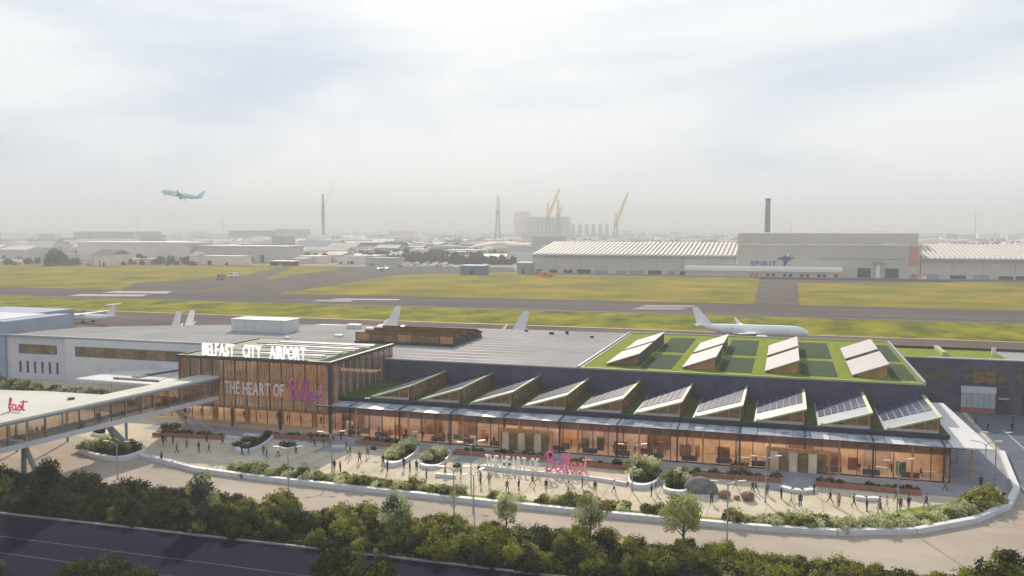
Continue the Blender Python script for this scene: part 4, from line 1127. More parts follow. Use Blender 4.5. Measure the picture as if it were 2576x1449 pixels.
# low letter wall with standing words
Ws = thing('letter_wall', 'low white plaza wall carrying the white words and the pink script word', 'sign', (0, 0, 0))
wl = [(-47.6, 136.1), (-42.2, 135.3), (-36, 135.1), (-30.5, 135.2), (-26, 134.4), (-23.0, 133.4)]
for i in range(len(wl) - 1):
    a, b = wl[i], wl[i + 1]; mb = MB(); mb.prism([a, b, (b[0], b[1] + .5), (a[0], a[1] + .5)], 0.03, .62 - i * .02); mb.obj('wall_segment', M['whitewall'], Ws)
    mb = MB(); mb.prism([(a[0], a[1] + .503), (b[0], b[1] + .503), (b[0] + .3, 138.0), (a[0] + .3, 138.4)], 0.035, .55 - i * .02); mb.obj('terrace', M['plaza'], Ws)
lettering(Ws, 'THE HEART OF', -47.0, -37.6, 136.0, .62, 1.95, M['white_letter'], .25, space=.45)
script_word(Ws, 'Belfast', -36.8, -29.4, 135.9, .75, 3.1, [(.78, .12, .38), (.85, .16, .42), (.88, .22, .30), (.88, .40, .28)], .13)
box('script_rail', M['magenta'], (-36.8, 135.85, .56, -29.3, 135.95, .66), Ws)

# lamp posts
def lamp(u, v, label, H=7.6, turn=0, z=0):
    x, y = at(u, v)
    t = thing('lamp_post', label, 'lamp post', (x, y, .02), turn, 'double-armed lamp posts')
    mb = MB(); mb.tube([(0, 0, 0), (0, 0, .3), (0, 0, H)], [.16, .11, .075], 8); mb.obj('pole', M['lightgrey'], t)
    for s in (-1, 1):
        mb = MB(); mb.tube([(0, 0, H - .25), (s * .35, 0, H + .15), (s * .9, 0, H + .33), (s * 1.5, 0, H + .42)], .05, 6); mb.obj('arm', M['lightgrey'], t)
        mb = MB(); mb.prismY([(s * 1.3, H + .36), (s * 2.2, H + .48), (s * 2.25, H + .58), (s * 1.3, H + .52)], -.16, .16); mb.obj('lamp_head', M['white_metal'], t)


for (u, v, lab, tr, H) in ((2476, 1243, 'white double-armed lamp post below the tip of the side canopy', .2, 7.6), (2256, 1315, 'double-armed lamp post in front of the right end of the hall', .5, 8.2), (1829, 1363, 'lamp post standing in the belt under the grey mound', .3, 7.4),
                           (1142, 1300, 'lamp post by the access road left of the letter wall', .3, 6.6), (1185, 1228, 'lamp post at the left end of the white letters', .6, 6.8), (835, 1190, 'lamp post at the corner of the bronze block shadow', .4, 6.4), (726, 1240, 'lamp post behind the wall among the left hedge', .3, 6.6),
                           (296, 1205, 'lamp post beside the boat-shaped planter', .2, 5.6), (1925, 1264, 'lamp post between the boulders and the curved bench', .3, 6.4), (1590, 1236, 'lamp post beside the kidney-shaped planter', .3, 6.8), (2503, 1208, 'grey lamp post on the blue side road', .2, 7.2), (1192, 1290, 'short lamp post close to the smallest olive tree', 1.2, 5.4)):
    lamp(u, v, lab, H, tr)

# ------------------------------------------------------------------ people
def person_mesh(pose, seed):
    rr = random.Random(seed)
    st = {'stand': (.0, .0, .04, -.04), 'walk': (.30, -.28, .22, -.22), 'stride': (.42, -.38, .28, -.26), 'still': (.05, -.03, .12, .14)}[pose]
    la, lb, aa, ab = st
    V = [(0, 0, .96), (0, 0, 1.14), (0, .0, 1.34), (0, -.01, 1.47), (0, -.02, 1.58), (0, -.02, 1.68),
         (.17, 0, 1.40), (.23, aa * .35 + .02, 1.14), (.22, aa * .8 - .08, .92), (.22, aa * .9 - .12, .83),
         (-.17, 0, 1.40), (-.23, ab * .35 + .02, 1.14), (-.22, ab * .8 - .08, .92), (-.22, ab * .9 - .12, .83),
         (.09, 0, .88), (.10, la * .35 - .03, .50), (.10, la, .09), (.10, la - .16, .04),
         (-.09, 0, .88), (-.10, lb * .35 - .03, .50), (-.10, lb, .09), (-.10, lb - .16, .04)]
    E = [(0, 1), (1, 2), (2, 3), (3, 4), (4, 5), (2, 6), (6, 7), (7, 8), (8, 9), (2, 10), (10, 11), (11, 12), (12, 13), (0, 14), (14, 15), (15, 16), (16, 17), (0, 18), (18, 19), (19, 20), (20, 21)]
    rad = [.15, .135, .165, .058, .095, .085, .075, .052, .038, .04, .075, .052, .038, .04, .10, .072, .046, .045, .10, .072, .046, .045]
    me = bpy.data.meshes.new('p'); me.from_pydata(V, E, [])
    o = bpy.data.objects.new('p', me); COL.objects.link(o)
    md = o.modifiers.new('s', 'SKIN')
    for i, sv in enumerate(me.skin_vertices[0].data):
        sv.radius = (rad[i], rad[i] * (.75 if i in (0, 1, 2) else 1)); sv.use_root = (i == 0)
    o.modifiers.new('d', 'SUBSURF').levels = 1
    bpy.context.view_layer.update()
    out = bpy.data.meshes.new_from_object(o.evaluated_get(bpy.context.evaluated_depsgraph_get()))
    bpy.data.objects.remove(o)
    idx = []
    for p in out.polygons:
        c = p.center; p.use_smooth = True
        if c.z > 1.44 or (abs(c.x) > .17 and c.z < .90 and c.z > .7 and abs(c.x) > .18): k = 0
        elif c.z < .075: k = 3
        elif c.z < .93 and abs(c.x) < .185: k = 2
        else: k = 1
        idx.append(k)
    # hair
    bm = bmesh.new(); bmesh.ops.create_icosphere(bm, subdivisions=1, radius=.115)
    for v in bm.verts: v.co = Vector((v.co.x, v.co.y + .015, max(v.co.z, -.04 if v.co.y > 0 else .03) + 1.655))
    h = bpy.data.meshes.new('hair'); bm.to_mesh(h); bm.free(); h.materials.append(M['hair'])
    return out, h, idx


POSES = {k: person_mesh(k, 1) for k in ('stand', 'walk', 'stride', 'still')}
_pc = {}
def person(x, y, z, pose, top, leg_, rz, label, group=None, s=1.0):
    key = (pose, top, leg_)
    if key not in _pc:
        me = POSES[pose][0].copy()
        idx = POSES[pose][2]
        me.materials.clear()
        for m in (M['skin'], M['c_' + top], M['c_' + leg_], M['c_black']): me.materials.append(m)
        me.polygons.foreach_set('material_index', idx)
        _pc[key] = me
    o = link('person', _pc[key], None, (x, y, z), rz); o.scale = (s, s, s)
    tag(o, label, 'person', group)
    link('hair', POSES[pose][1], o)


PEOPLE = [
    (445, 1141, 'grey', 'black', 'walk', 'between the boat-shaped planter and the striding walker'), (470, 1128, 'tan', 'navy', 'stand', 'below the right half of the orange terracotta planter'), (560, 1120, 'red', 'black', 'walk', 'in red by the white slab bench'),
    (700, 1150, 'white', 'grey', 'walk', 'in white beyond the shaded oval planter'), (745, 1142, 'brown', 'black', 'stand', 'near the curved shaded bench'), (905, 1165, 'red', 'navy', 'walk', 'crossing the sunlit wedge left of the leaf-shaped planters'),
    (925, 1150, 'grey', 'black', 'walk', 'alone above the sunlit wedge'), (1120, 1196, 'tan', 'black', 'walk', 'passing the pale bench'), (1160, 1205, 'navy', 'grey', 'stand', 'waiting left of the white letters'),
    (1340, 1222, 'grey', 'black', 'stride', 'hurrying along the letter wall'), (1465, 1228, 'brown', 'navy', 'stand', 'just below the pink script word end'), (1545, 1240, 'white', 'black', 'walk', 'left of the kidney-shaped planter'),
    (1790, 1268, 'navy', 'black', 'walk', 'below the grey mound'), (1930, 1246, 'green', 'black', 'stand', 'beside the lamp between boulders and curved bench'), (2110, 1278, 'tan', 'navy', 'walk', 'in tan left of the long bench'),
    (2180, 1288, 'black', 'red', 'stand', 'right below the long bench'), (2330, 1276, 'purple', 'black', 'walk', 'near the right end of the longest planter'), (2255, 1262, 'navy', 'grey', 'walk', 'behind the long bench near the lamp post'),
    (410, 1119, 'black', 'black', 'walk', 'left of the pair at the orange terracotta planter'), (417, 1113, 'grey', 'navy', 'walk', 'right behind the walker at the orange planter'),
    (435, 1117, 'brown', 'black', 'stand', 'below the middle of the orange terracotta planter'), (500, 1139, 'black', 'grey', 'stand', 'on the open sunlit paving left of the striding walker'),
    (520, 1112, 'black', 'black', 'stand', 'against the right end of the orange terracotta planter'), (526, 1141, 'navy', 'grey', 'stride', 'striding on the open paving below the bridge legs'),
    (407, 1164, 'black', 'black', 'stand', 'alone right of the boat-shaped planter'), (609, 1146, 'navy', 'black', 'walk', 'in front of the crescent planter, left of two'),
    (625, 1144, 'navy', 'grey', 'walk', 'in front of the crescent planter, right of two'), (663, 1146, 'brown', 'teal', 'stand', 'in the block shadow beside the teal clad person'),
    (671, 1156, 'teal', 'teal', 'stride', 'in the middle of the block shadow'), (782, 1115, 'black', 'brown', 'stand', 'at the right end of the shaded planter'),
    (791, 1125, 'navy', 'black', 'walk', 'in front of the shaded terracotta planter'), (814, 1128, 'green', 'tan', 'stand', 'next to the straight white bench'),
    (830, 1120, 'tan', 'grey', 'stand', 'at the lamp post by the straight white bench'), (871, 1132, 'black', 'black', 'stand', 'at the right end of the straight white bench'),
    (881, 1152, 'green', 'tan', 'walk', 'walking right of the straight white bench'), (875, 1146, 'white', 'green', 'walk', 'a step ahead of the green clad walker'),
    (841, 1187, 'black', 'grey', 'stand', 'left of the pair behind the left hedge'), (856, 1189, 'brown', 'black', 'stand', 'right of the pair behind the left hedge'),
    (964, 1173, 'black', 'navy', 'walk', 'at the left tip of the leaf-shaped planter'), (975, 1188, 'black', 'black', 'stand', 'just below the tip of the leaf-shaped planter'),
    (1016, 1182, 'navy', 'navy', 'stand', 'leftmost of three below the leaf-shaped planters'), (1031, 1189, 'black', 'navy', 'stand', 'middle one of three below the leaf-shaped planters'),
    (1048, 1187, 'navy', 'black', 'stand', 'rightmost of three below the leaf-shaped planters'), (1073, 1207, 'grey', 'black', 'stand', 'below the right leaf-shaped planter, next to the pale bench'),
    (1205, 1198, 'black', 'navy', 'walk', 'under the first white letter'), (1209, 1221, 'grey', 'black', 'walk', 'nearest to the hedge below the first white letter'),
    (1231, 1221, 'tan', 'grey', 'stand', 'facing the hedge below the white letters'), (1276, 1238, 'grey', 'navy', 'stride', 'striding beside the hedge above the smallest olive tree'),
    (1305, 1237, 'navy', 'purple', 'walk', 'right of the strider above the smallest olive tree'), (1374, 1237, 'black', 'grey', 'stand', 'below the start of the pink script word'),
    (1430, 1243, 'white', 'grey', 'walk', 'below the end of the pink script word'), (1497, 1243, 'black', 'tan', 'walk', 'right below the curved end of the letter wall'),
    (1639, 1250, 'black', 'navy', 'stand', 'in front of the kidney-shaped planter'), (1649, 1242, 'teal', 'white', 'walk', 'in a pale teal coat between the two big planters'),
    (1850, 1232, 'tan', 'tan', 'stride', 'striding behind the boulders'), (1893, 1240, 'black', 'brown', 'walk', 'left of the pair right of the boulders'),
    (1901, 1237, 'grey', 'black', 'stride', 'right of the pair right of the boulders'), (1965, 1256, 'black', 'black', 'stand', 'left of the curved bench in front of the right entrance'),
    (1990, 1271, 'white', 'tan', 'walk', 'small one in pale clothes below the curved bench'), (2013, 1276, 'black', 'navy', 'stand', 'below the middle of the curved bench'),
    (2048, 1245, 'black', 'brown', 'stand', 'at the right end of the curved bench'), (2088, 1266, 'black', 'navy', 'stride', 'between the curved bench and the long bench'),
    (2148, 1276, 'brown', 'black', 'walk', 'at the left end of the long bench'), (2213, 1281, 'black', 'grey', 'walk', 'at the right end of the long bench'),
    (2230, 1284, 'white', 'white', 'walk', 'all in white beside the right end of the long bench'), (2265, 1284, 'red', 'black', 'walk', 'in a red top just right of the lamp post'),
    (2286, 1280, 'black', 'navy', 'stride', 'striding away at the far right of the plaza'), (2467, 1229, 'black', 'black', 'stand', 'beside the lamp post under the canopy tip'),
    (2454, 1069, 'navy', 'black', 'walk', 'nearest the side canopy on the side road'), (2485, 1085, 'navy', 'navy', 'walk', 'alone in the middle of the side road'),
    (2548, 1069, 'black', 'navy', 'stand', 'farther of the pair at the right edge'), (2546, 1086, 'black', 'black', 'stand', 'nearer of the pair at the right edge'),
    (2387, 1003, 'black', 'black', 'stand', 'against the dark wing above the side canopy'), (2214, 1292, 'grey', 'black', 'walk', 'closest to the hedge below the long bench'),
    (950, 1120, 'navy', 'black', 'walk', 'in the shade close to the hall left of the entrance'), (858, 1108, 'black', 'black', 'stand', 'by the glazing right of the bronze block'),
    (1118, 1112, 'black', 'grey', 'stand', 'at the glazing left of the first entrance'), (2378, 1236, 'tan', 'grey', 'walk', 'beside the right corner of the hall'),
]
pz = {'stand': 'standing', 'walk': 'walking', 'stride': 'striding', 'still': 'standing'}
cn = dict(black='black', navy='navy', grey='grey', teal='teal', red='red', tan='tan', white='white', brown='brown', green='green', purple='purple')
rp = random.Random(9)
for (u, v, t_, l_, po, lab) in PEOPLE:
    x, y = at(u, v)
    L = 'person with %s top %s' % (cn[t_], lab)
    if pz[po] not in lab: L = '%s person in %s, %s' % (pz[po], cn[t_], lab)
    w = L.split()
    if len(w) > 16: L = ' '.join(w[:16])
    person(x, y, .04, po, t_, l_, rp.choice((R(90), R(-90), R(60), R(-70), R(0), R(180))), L, None, rp.uniform(1.08, 1.24))
for i in range(34):
    x = XL + 3 + i * 3.05 + rp.uniform(-1, 1)
    person(x, 151.3 + rp.random() * 2.6, .13, rp.choice(('stand', 'walk')), rp.choice(('black', 'navy', 'grey', 'brown', 'red')), rp.choice(('black', 'grey', 'navy')), rp.uniform(0, 6.28),
           'person seen as a dark figure behind the glazed front of the hall', 'people inside the glazed hall')
for i in range(22):
    s = rp.uniform(4, LB - 3); w = rp.uniform(.7, 3.4); p = pA + fd * s + fn * w
    person(p.x, p.y, 5.95, rp.choice(('walk', 'stand', 'stride')), rp.choice(('red', 'brown', 'purple', 'tan', 'grey', 'black')), rp.choice(('black', 'grey', 'brown')), rp.choice((0.1, 3.2)),
           'person crossing inside the glazed footbridge', 'people inside the footbridge', 1.05)
for i in range(14):
    person(-128 + i * 3.4 + rp.uniform(-1, 1), 156.5 + rp.random() * 2, .1, 'stand', rp.choice(('black', 'navy', 'brown')), 'black', rp.uniform(0, 6), 'person seen as a dark figure in the lobby below the bronze block', 'people in the lobby')

# ------------------------------------------------------------------ aircraft
def aircraft(name, label, L, r, loc, rz, m, turboprop=False, gear=True, finh=None, pitch=0.0, roll=0.0):
    """nose towards +x, wheels on z=0"""
    t = thing(name, label, 'aircraft', loc, rz)
    t.rotation_euler = (roll, pitch, rz)
    zc = r + (1.0 if turboprop else 1.7)
    st = [(.0, .02, -.25), (.015, .30, -.2), (.05, .66, -.12), (.10, .92, -.03), (.16, 1, 0), (.62, 1, 0), (.75, .86, .12), (.88, .52, .38), (.97, .20, .62), (1.0, .05, .7)]
    mb = MB(); mb.tube([(L * (.5 - s[0]), 0, zc + s[2] * r) for s in st], [max(.02, s[1] * r) for s in st], 14); mb.obj('fuselage', m, t, smooth=True)
    def wing(nm, xr, ct, cr_, span, sweep, z, dih, th, s, mm=m):
        w = MB(); a = []
        for (yy, c, x0) in ((0.0, cr_, xr), (span, ct, xr - sweep)):
            zz = z + yy * dih
            a.append([(x0, s * yy, zz), (x0 - c * .35, s * yy, zz + th * c), (x0 - c, s * yy, zz), (x0 - c * .4, s * yy, zz - th * c * .5)])
        for k in range(4): w.face([a[0][k], a[0][(k + 1) % 4], a[1][(k + 1) % 4], a[1][k]])
        w.face(a[0]); w.face(a[1]); return w.obj(nm, mm, t)
    for s in (-1, 1):
        if turboprop:
            wing('wing', L * .08, 1.5, 2.6, L * .48, .5, zc + r * .95, 0.0, .10, s)
            e = MB(); e.tube([(L * .08 + 2.2, s * L * .15, zc + r * .7), (L * .08 + 1.5, s * L * .15, zc + r * .7), (L * .08 - 2.5, s * L * .15, zc + r * .8)], [.25, .55, .2], 10); eo = e.obj('engine', M['plane_grey'], t, smooth=True)
            e = MB()
            for k in range(6):
                an = k * math.pi / 3; ca, sa = math.cos(an), math.sin(an); c = (L * .08 + 2.25, s * L * .15, zc + r * .7)
                e.face([(c[0], c[1] + ca * .2 - sa * .1, c[2] + sa * .2 + ca * .1), (c[0], c[1] + ca * 1.9 - sa * .12, c[2] + sa * 1.9 + ca * .12), (c[0] + .1, c[1] + ca * 1.9 + sa * .12, c[2] + sa * 1.9 - ca * .12), (c[0] + .1, c[1] + ca * .2 + sa * .1, c[2] + sa * .2 - ca * .1)])
            e.obj('propeller', M['charcoal'], t)
        else:
            wing('wing', L * .12, 1.5, L * .16, L * .44, L * .22, zc - r * .5, .09, .10, s)
            w = MB(); y = s * L * .44; xx = L * .12 - L * .22; z = zc - r * .5 + L * .44 * .09
            w.face([(xx, y, z), (xx - 1.5, y, z), (xx - 2.6, y + s * .5, z + 2.2), (xx - 2.0, y + s * .5, z + 2.2)]); w.face([(xx - .0, y + .1 * s, z), (xx - 2.0, y + .1 * s + s * .5, z + 2.2), (xx - 2.6, y + .1 * s + s * .5, z + 2.2), (xx - 1.5, y + .1 * s, z)]); w.obj('winglet', m, t)
            e = MB(); e.tube([(L * .12 + .8, s * L * .155, zc - r * .95), (L * .12 + .2, s * L * .155, zc - r * .95), (L * .12 - 1.6, s * L * .155, zc - r * .95), (L * .12 - 3.2, s * L * .155, zc - r * .85)], [.95, 1.1, 1.05, .6], 12); eo = e.obj('engine', m, t, smooth=True)
            e = MB(); e.tube([(L * .12 + .83, s * L * .155, zc - r * .95), (L * .12 + .86, s * L * .155, zc - r * .95)], [.8, .8], 12); e.obj('fan', M['charcoal'], eo)
        zt = zc + r * (.5 if not turboprop else .5)
        fh = finh or r * 3.0
        if turboprop: wing('tailplane', -L * .445, .8, 1.5, L * .14, .4, zc + r + fh, 0, .08, s)
        else: wing('tailplane', -L * .40, .9, 2.6, L * .17, 2.2, zt + .3, .08, .08, s)
    fh = finh or r * 3.0
    f = MB(); z0 = zc + r * .55
    for yy in (.16, -.16):
        f.face([(-L * .33, yy, z0), (-L * .475, yy, z0), (-L * .50 - (.2 if turboprop else .8), yy * .4, z0 + fh), (-L * .50 + (1.4 if turboprop else 1.2), yy * .4, z0 + fh)])
    for a, b in (((-L * .33, z0), (-L * .50 + 1.2, z0 + fh)), ((-L * .475, z0), (-L * .50 - .8, z0 + fh))):
        f.face([(a[0], .16, a[1]), (a[0], -.16, a[1]), (b[0], -.064, b[1]), (b[0], .064, b[1])])
    f.obj('fin', m, t)
    w = MB()
    for s in (-1, 1):
        k = int(L * .6 / 1.1)
        for i in range(k):
            xx = L * .33 - i * 1.1
            w.face([(xx, s * r * .99, zc + r * .14), (xx - .32, s * r * .99, zc + r * .14), (xx - .32, s * r * .965, zc + r * .32), (xx, s * r * .965, zc + r * .32)])
    w.obj('window_row', M['plane_grey'], t)
    w = MB(); w.face([(L * .458, -r * .5, zc + r * .30), (L * .458, r * .5, zc + r * .30), (L * .43, r * .5, zc + r * .55), (L * .43, -r * .5, zc + r * .55)]); w.obj('cockpit_window', M['charcoal'], t)
    if gear:
        for (xx, yy) in ((L * .40, 0), (-L * .04, L * .09), (-L * .04, -L * .09)):
            g = MB(); g.tube([(xx, yy, .45), (xx, yy, zc - r * .6)], .12, 6); go = g.obj('landing_gear', M['plane_grey'], t)
            g = MB(); g.tube([(xx, yy - .35, .5), (xx, yy + .35, .5)], .5, 12); g.obj('wheel', M['tyre'], go)
    return t


PI = math.pi
aircraft('parked_airliner', 'white twin-engine airliner parked nose to the right beyond the green roof', 39.5, 2.0, (-11.5, 322, 0), 0.02, M['plane'], finh=6.6)
aircraft('parked_airliner', 'white airliner whose tall fin rises above the timber roof lantern', 36, 1.95, (onY(1010, 780, 279)[0] - 19, 279, 0), PI + .0, M['plane'], finh=onY(1010, 771, 279)[1] - 4.75)
aircraft('parked_airliner', 'white airliner whose fin shows just right of the roof lantern', 36, 1.95, (onY(1333, 785, 274)[0] - 19, 274, 0), PI, M['plane'], finh=onY(1333, 783, 274)[1] - 4.75)
aircraft('parked_turboprop', 'white propeller aircraft parked at the left beyond the office roof', 31, 1.4, (-282.0, 300, 0), PI, M['plane'], True, finh=4.3)
aircraft('parked_airliner', 'white jet showing only its small fin, left of the close pair', 26, 1.3, (onY(455, 790, 255)[0] - 13.5, 255, 0), PI, M['plane'], finh=onY(458, 784, 255)[1] - 3.7)
aircraft('parked_airliner', 'white jet showing only its small fin, right of the close pair', 26, 1.3, (onY(489, 788, 263)[0] - 13.5, 263, 0), PI, M['plane'], finh=onY(492, 781, 263)[1] - 3.7)
aircraft('parked_airliner', 'white jet with fin tip just above the white plant room', 24, 1.3, (onY(692, 795, 262)[0] - 11.5, 262, 0), PI, M['plane'], finh=4.0)
FY = 700.0
fx, fz = onY(455, 492, FY)
aircraft('flying_airliner', 'pale blue white airliner climbing away above the hazy city', 42, 2.5, (fx, FY, fz - 3.5), PI + .15, M['plane_blue'], gear=True, finh=6.5, pitch=R(-11), roll=R(10))

# ------------------------------------------------------------------ hangars beyond the runway
M['hangar'] = mat('cream_cladding', (0.56, 0.51, 0.45), var=.05, scale=.05, rough=.8)
M['hangar_roof'] = mat('pale_profiled_roof', (0.46, 0.43, 0.39), var=.06, scale=.05, rough=.7)
M['hangar_rib'] = mat('white_roof_sheet', (0.62, 0.585, 0.54), var=.04, scale=.05, rough=.7)
M['salmon'] = mat('salmon_trim', (0.60, 0.28, 0.20), var=.1, scale=.1)
M['opening'] = mat('dark_opening', (0.045, 0.035, 0.035), var=.2, scale=.2)
M['far_white'] = mat('white_roofing', (0.92, 0.88, 0.84), var=.04, scale=.05)
M['shed_blue'] = mat('blue_shed_cladding', (0.10, 0.20, 0.30), var=.1, scale=.2)
M['orange'] = mat('orange_vehicle', (0.60, 0.22, 0.06), var=.1)
M['logo'] = mat('blue_logo', (0.02, 0.07, 0.22), var=.1)
HY = 757.0
hx = lambda u, v=690: onY(u, v, HY)[0]
hz = lambda u, v: onY(u, v, HY)[1]


def ribbed_hangar(label, x0, x1, ze, zr, n, end):
    t = thing('hangar', label, 'hangar', (x0, HY, 0))
    L = x1 - x0
    box('wall', M['hangar'], (0, 0, 0, L, 1, ze), t)
    box('return_wall', M['hangar'], (0, 1.02, 0, 1, 70, ze), t)
    g = MB(); g.prismX([(-1.5, ze + .05), (-1.5, ze + .9), (74, zr), (74, zr - 1)], -.5, L + .5); g.obj('roof', M['hangar_roof'], t)
    box('gutter', M['plane_grey'], (-.6, -2.0, ze - .6, L + .6, -1.52, ze + .9), t)
    rbm = MB(); rbm.prismX([(-1.3, 0.93 + ze), (-1.3, 1.9 + ze), (73.5, zr + 1.0), (73.5, zr + .03)], 0, L / n * .5); rbm = rbm.mesh('roof_rib', M['hangar_rib'])
    for i in range(n): link('roof_rib', rbm, t, (L / n * (i + .3), 0, 0))
    for i in range(1, int(L / 22)):
        box('pilaster', M['plane_grey'], (i * 22, -.18, 0, i * 22 + .35, -.003, ze - .05), t)
    rr = random.Random(int(L)); x = 4
    while x < L - 14:
        w = rr.uniform(4, 13)
        box('dock_door', rr.choice((M['opening'], M['opening'], M['plane_grey'])), (x, -.25, 0, x + w, -.02, rr.choice((2.8, 3.4, 2.8))), t); x += w + rr.uniform(1.5, 8)
    return t


ribbed_hangar('long cream hangar with ribbed roof at the left of the star sign', hx(1340), hx(1852), hz(1600, 645), 25.6, 46, 1)
ribbed_hangar('cream hangar with ribbed roof running out of the picture at the right', hx(2316), hx(2900), hz(2440, 655), 25.4, 44, 1)
t = thing('hangar', 'tall flat cream hangar with the blue star sign and a low white annex', 'hangar', (0, 0, 0))
xa, xb = hx(1853) + .5, hx(2313)
zt = hz(2080, 617)
box('wall', M['hangar'], (xa, HY - .5, 0, xb, HY + 1, zt), t)
box('roof', M['hangar_roof'], (xa, HY + 1.02, zt - 1, xb, HY + 80, zt - .3), t)
box('side_wall', M['hangar'], (xa, HY + 1.02, 0, xa + 1, HY + 80, zt - 1.02), t)
box('roof_edge', M['far_white'], (xa, HY - .9, zt, xb, HY + 1, zt + .8), t)
box('upper_block', M['hangar'], (hx(1845), HY + 60, zt + .4, hx(2335), HY + 80, zt + 9), t)
box('upper_block_edge', M['far_white'], (hx(1845), HY + 59.5, zt + 9.003, hx(2335), HY + 80, zt + 10), t)
box('string_course', M['plane_grey'], (hx(2055), HY - .8, hz(2100, 652), xb - 12, HY - .503, hz(2100, 652) + .7), t)
box('corner_trim', M['salmon'], (xb - 8, HY - .75, 10, xb - 1, HY - .505, zt - .2), t)
for (u0, u1) in ((2157, 2190), (2226, 2260)): box('hangar_door', M['opening'], (hx(u0), HY - .8, 0, hx(u1), HY - .51, 7.6), t)
box('stair_tower', M['far_white'], (hx(2203), HY - 3, 0, hx(2212), HY - .82, 11), t); box('stair_tower_roof', M['plane_grey'], (hx(2195), HY - 4.5, 11.003, hx(2220), HY - .82, 13), t)
for u in range(1900, 2110, 14): box('annex_opening', M['opening'], (hx(u), HY - 15.1, .6, hx(u) + 2.6, HY - 15.003, 2.8), t) if u % 3 else None
box('annex', M['hangar'], (hx(1728), HY - 15, 0, hx(2115), HY - .85, 4.6), t)
g = MB(); g.prismX([(HY - 16, 4.62), (HY - 16, 7.2), (HY - 1, 8.4), (HY - 1, 4.62)], hx(1728) - .5, hx(2115) + .5); g.obj('annex_roof', M['far_white'], t)
# sign on the hangar wall: letters and four-pointed star
lettering(t, 'SPIRIT', hx(1888), hx(1958), HY - .9, hz(1920, 670), 4.6, M['logo'], .3, gap=.3)
def star_pt(u, v): return (hx(u, v), hz(u, v))
sp_ = [(1997, 627), (1983, 647), (2001, 649), (1984, 655), (1970, 674), (1972, 656), (1953, 650), (1973, 645)]
mb = MB(); mb.prismY([star_pt(*p) for p in sp_], HY - 1.1, HY - .9); mb.obj('star_logo', M['logo'], t)
mb = MB(); mb.prismY([star_pt(*p) for p in ((1996, 629), (1981, 647), (1978, 641))], HY - 1.3, HY - 1.11); mb.obj('star_highlight', M['far_white'], t)
for (u0, u1, v0, v1, mm, lab, cat) in ((1158, 1223, 667, 690, 'shed_blue', 'blue flat-roofed shed on the grass left of the hangars', 'shed'), (1300, 1337, 660, 688, 'plane_grey', 'grey rounded store at the left end of the long hangar', 'shed'),
                                       (680, 745, 656, 668, 'opening', 'low dark building with a white roof beyond the taxiway', 'building'), (300, 400, 650, 664, 'hangar', 'low cream shed at the far edge of the grass', 'shed')):
    p = at(u0, v1); q = at(u1, v1); h = onY(u0, v0, p[1])[1]
    s = thing('shed', lab, cat, (p[0], p[1], 0)); w = q[0] - p[0]
    box('wall', M[mm], (0, 0, 0, w, 14, h * .85), s); box('roof', M['far_white'] if mm == 'opening' else M['bluewall'] if mm == 'shed_blue' else M['hangar_roof'], (-.6, -.6, h * .85 + .003, w + .6, 14.6, h), s)
    box('door', M['opening'] if mm != 'opening' else M['plane_grey'], (w * .4, -.12, 0, w * .55, -.003, h * .5), s)

# vehicles
def vehicle(u, v, m, label, L=5.5, H=2.4, group=None, rz=0):
    x, y = at(u, v); t = thing('van', label, 'van', (x, y, 0.1), rz, group)
    mb = MB(); mb.prismY([(0, .35), (L, .35), (L, H), (L * .28, H), (L * .1, H * .55), (0, H * .5)], 0, 2.0); mb.obj('body', m, t)
    mb = MB(); mb.prismY([(L * .13, H * .58), (L * .29, H * .93), (L * .45, H * .93), (L * .45, H * .58)], -.02, 2.02); mb.obj('window', M['charcoal'], t)
    for xx in (L * .2, L * .8):
        mb = MB(); mb.tube([(xx, -.03, .38), (xx, 2.03, .38)], .38, 10); mb.obj('wheel', M['tyre'], t)


rv = random.Random(4)
for i in range(16): vehicle(1000 + i * 8 + rv.uniform(-2, 2), 672 - (i % 3) * 3, M['far_white'] if i % 4 else M['plane_grey'], 'pale van parked in the rows left of the blue shed', 6.5, 3.0, 'vans parked beyond the taxiway')
for i in range(22): vehicle(20 + i * 22 + rv.uniform(-6, 6), 668 - rv.random() * 5, rv.choice((M['far_white'], M['plane_grey'], M['salmon'])), 'small parked van along the far edge of the left grass', 6, 2.8, 'vans along the far edge of the grass')
for (u, v, m, lab, L, H) in ((1345, 694, 'orange', 'orange truck at the left end of the long hangar', 9, 3.5), (1364, 696, 'orange', 'orange truck with a red cab beside the other orange truck', 9, 3.2), (2288, 703, 'salmon', 'red van outside the tall hangar', 8, 4), (2310, 704, 'far_white', 'white car right of the red van', 6, 2.4),
                             (575, 697, 'far_white', 'white van on the left taxiway', 8, 3.5), (543, 703, 'tan', 'tan vehicle at the edge of the left taxiway', 7, 4), (1885, 697, 'orange', 'orange vehicle before the white annex', 6, 3), (1840, 694, 'far_white', 'white vehicle before the white annex', 6, 2.6)):
    vehicle(u, v, M[m] if m in M else M['c_' + m], lab, L, H)
aircraft('parked_jet', 'small white jet standing at the far end of the broad taxiway', 15, .9, (*at(958, 682), 0.1), PI * .85, M['plane'], finh=3)

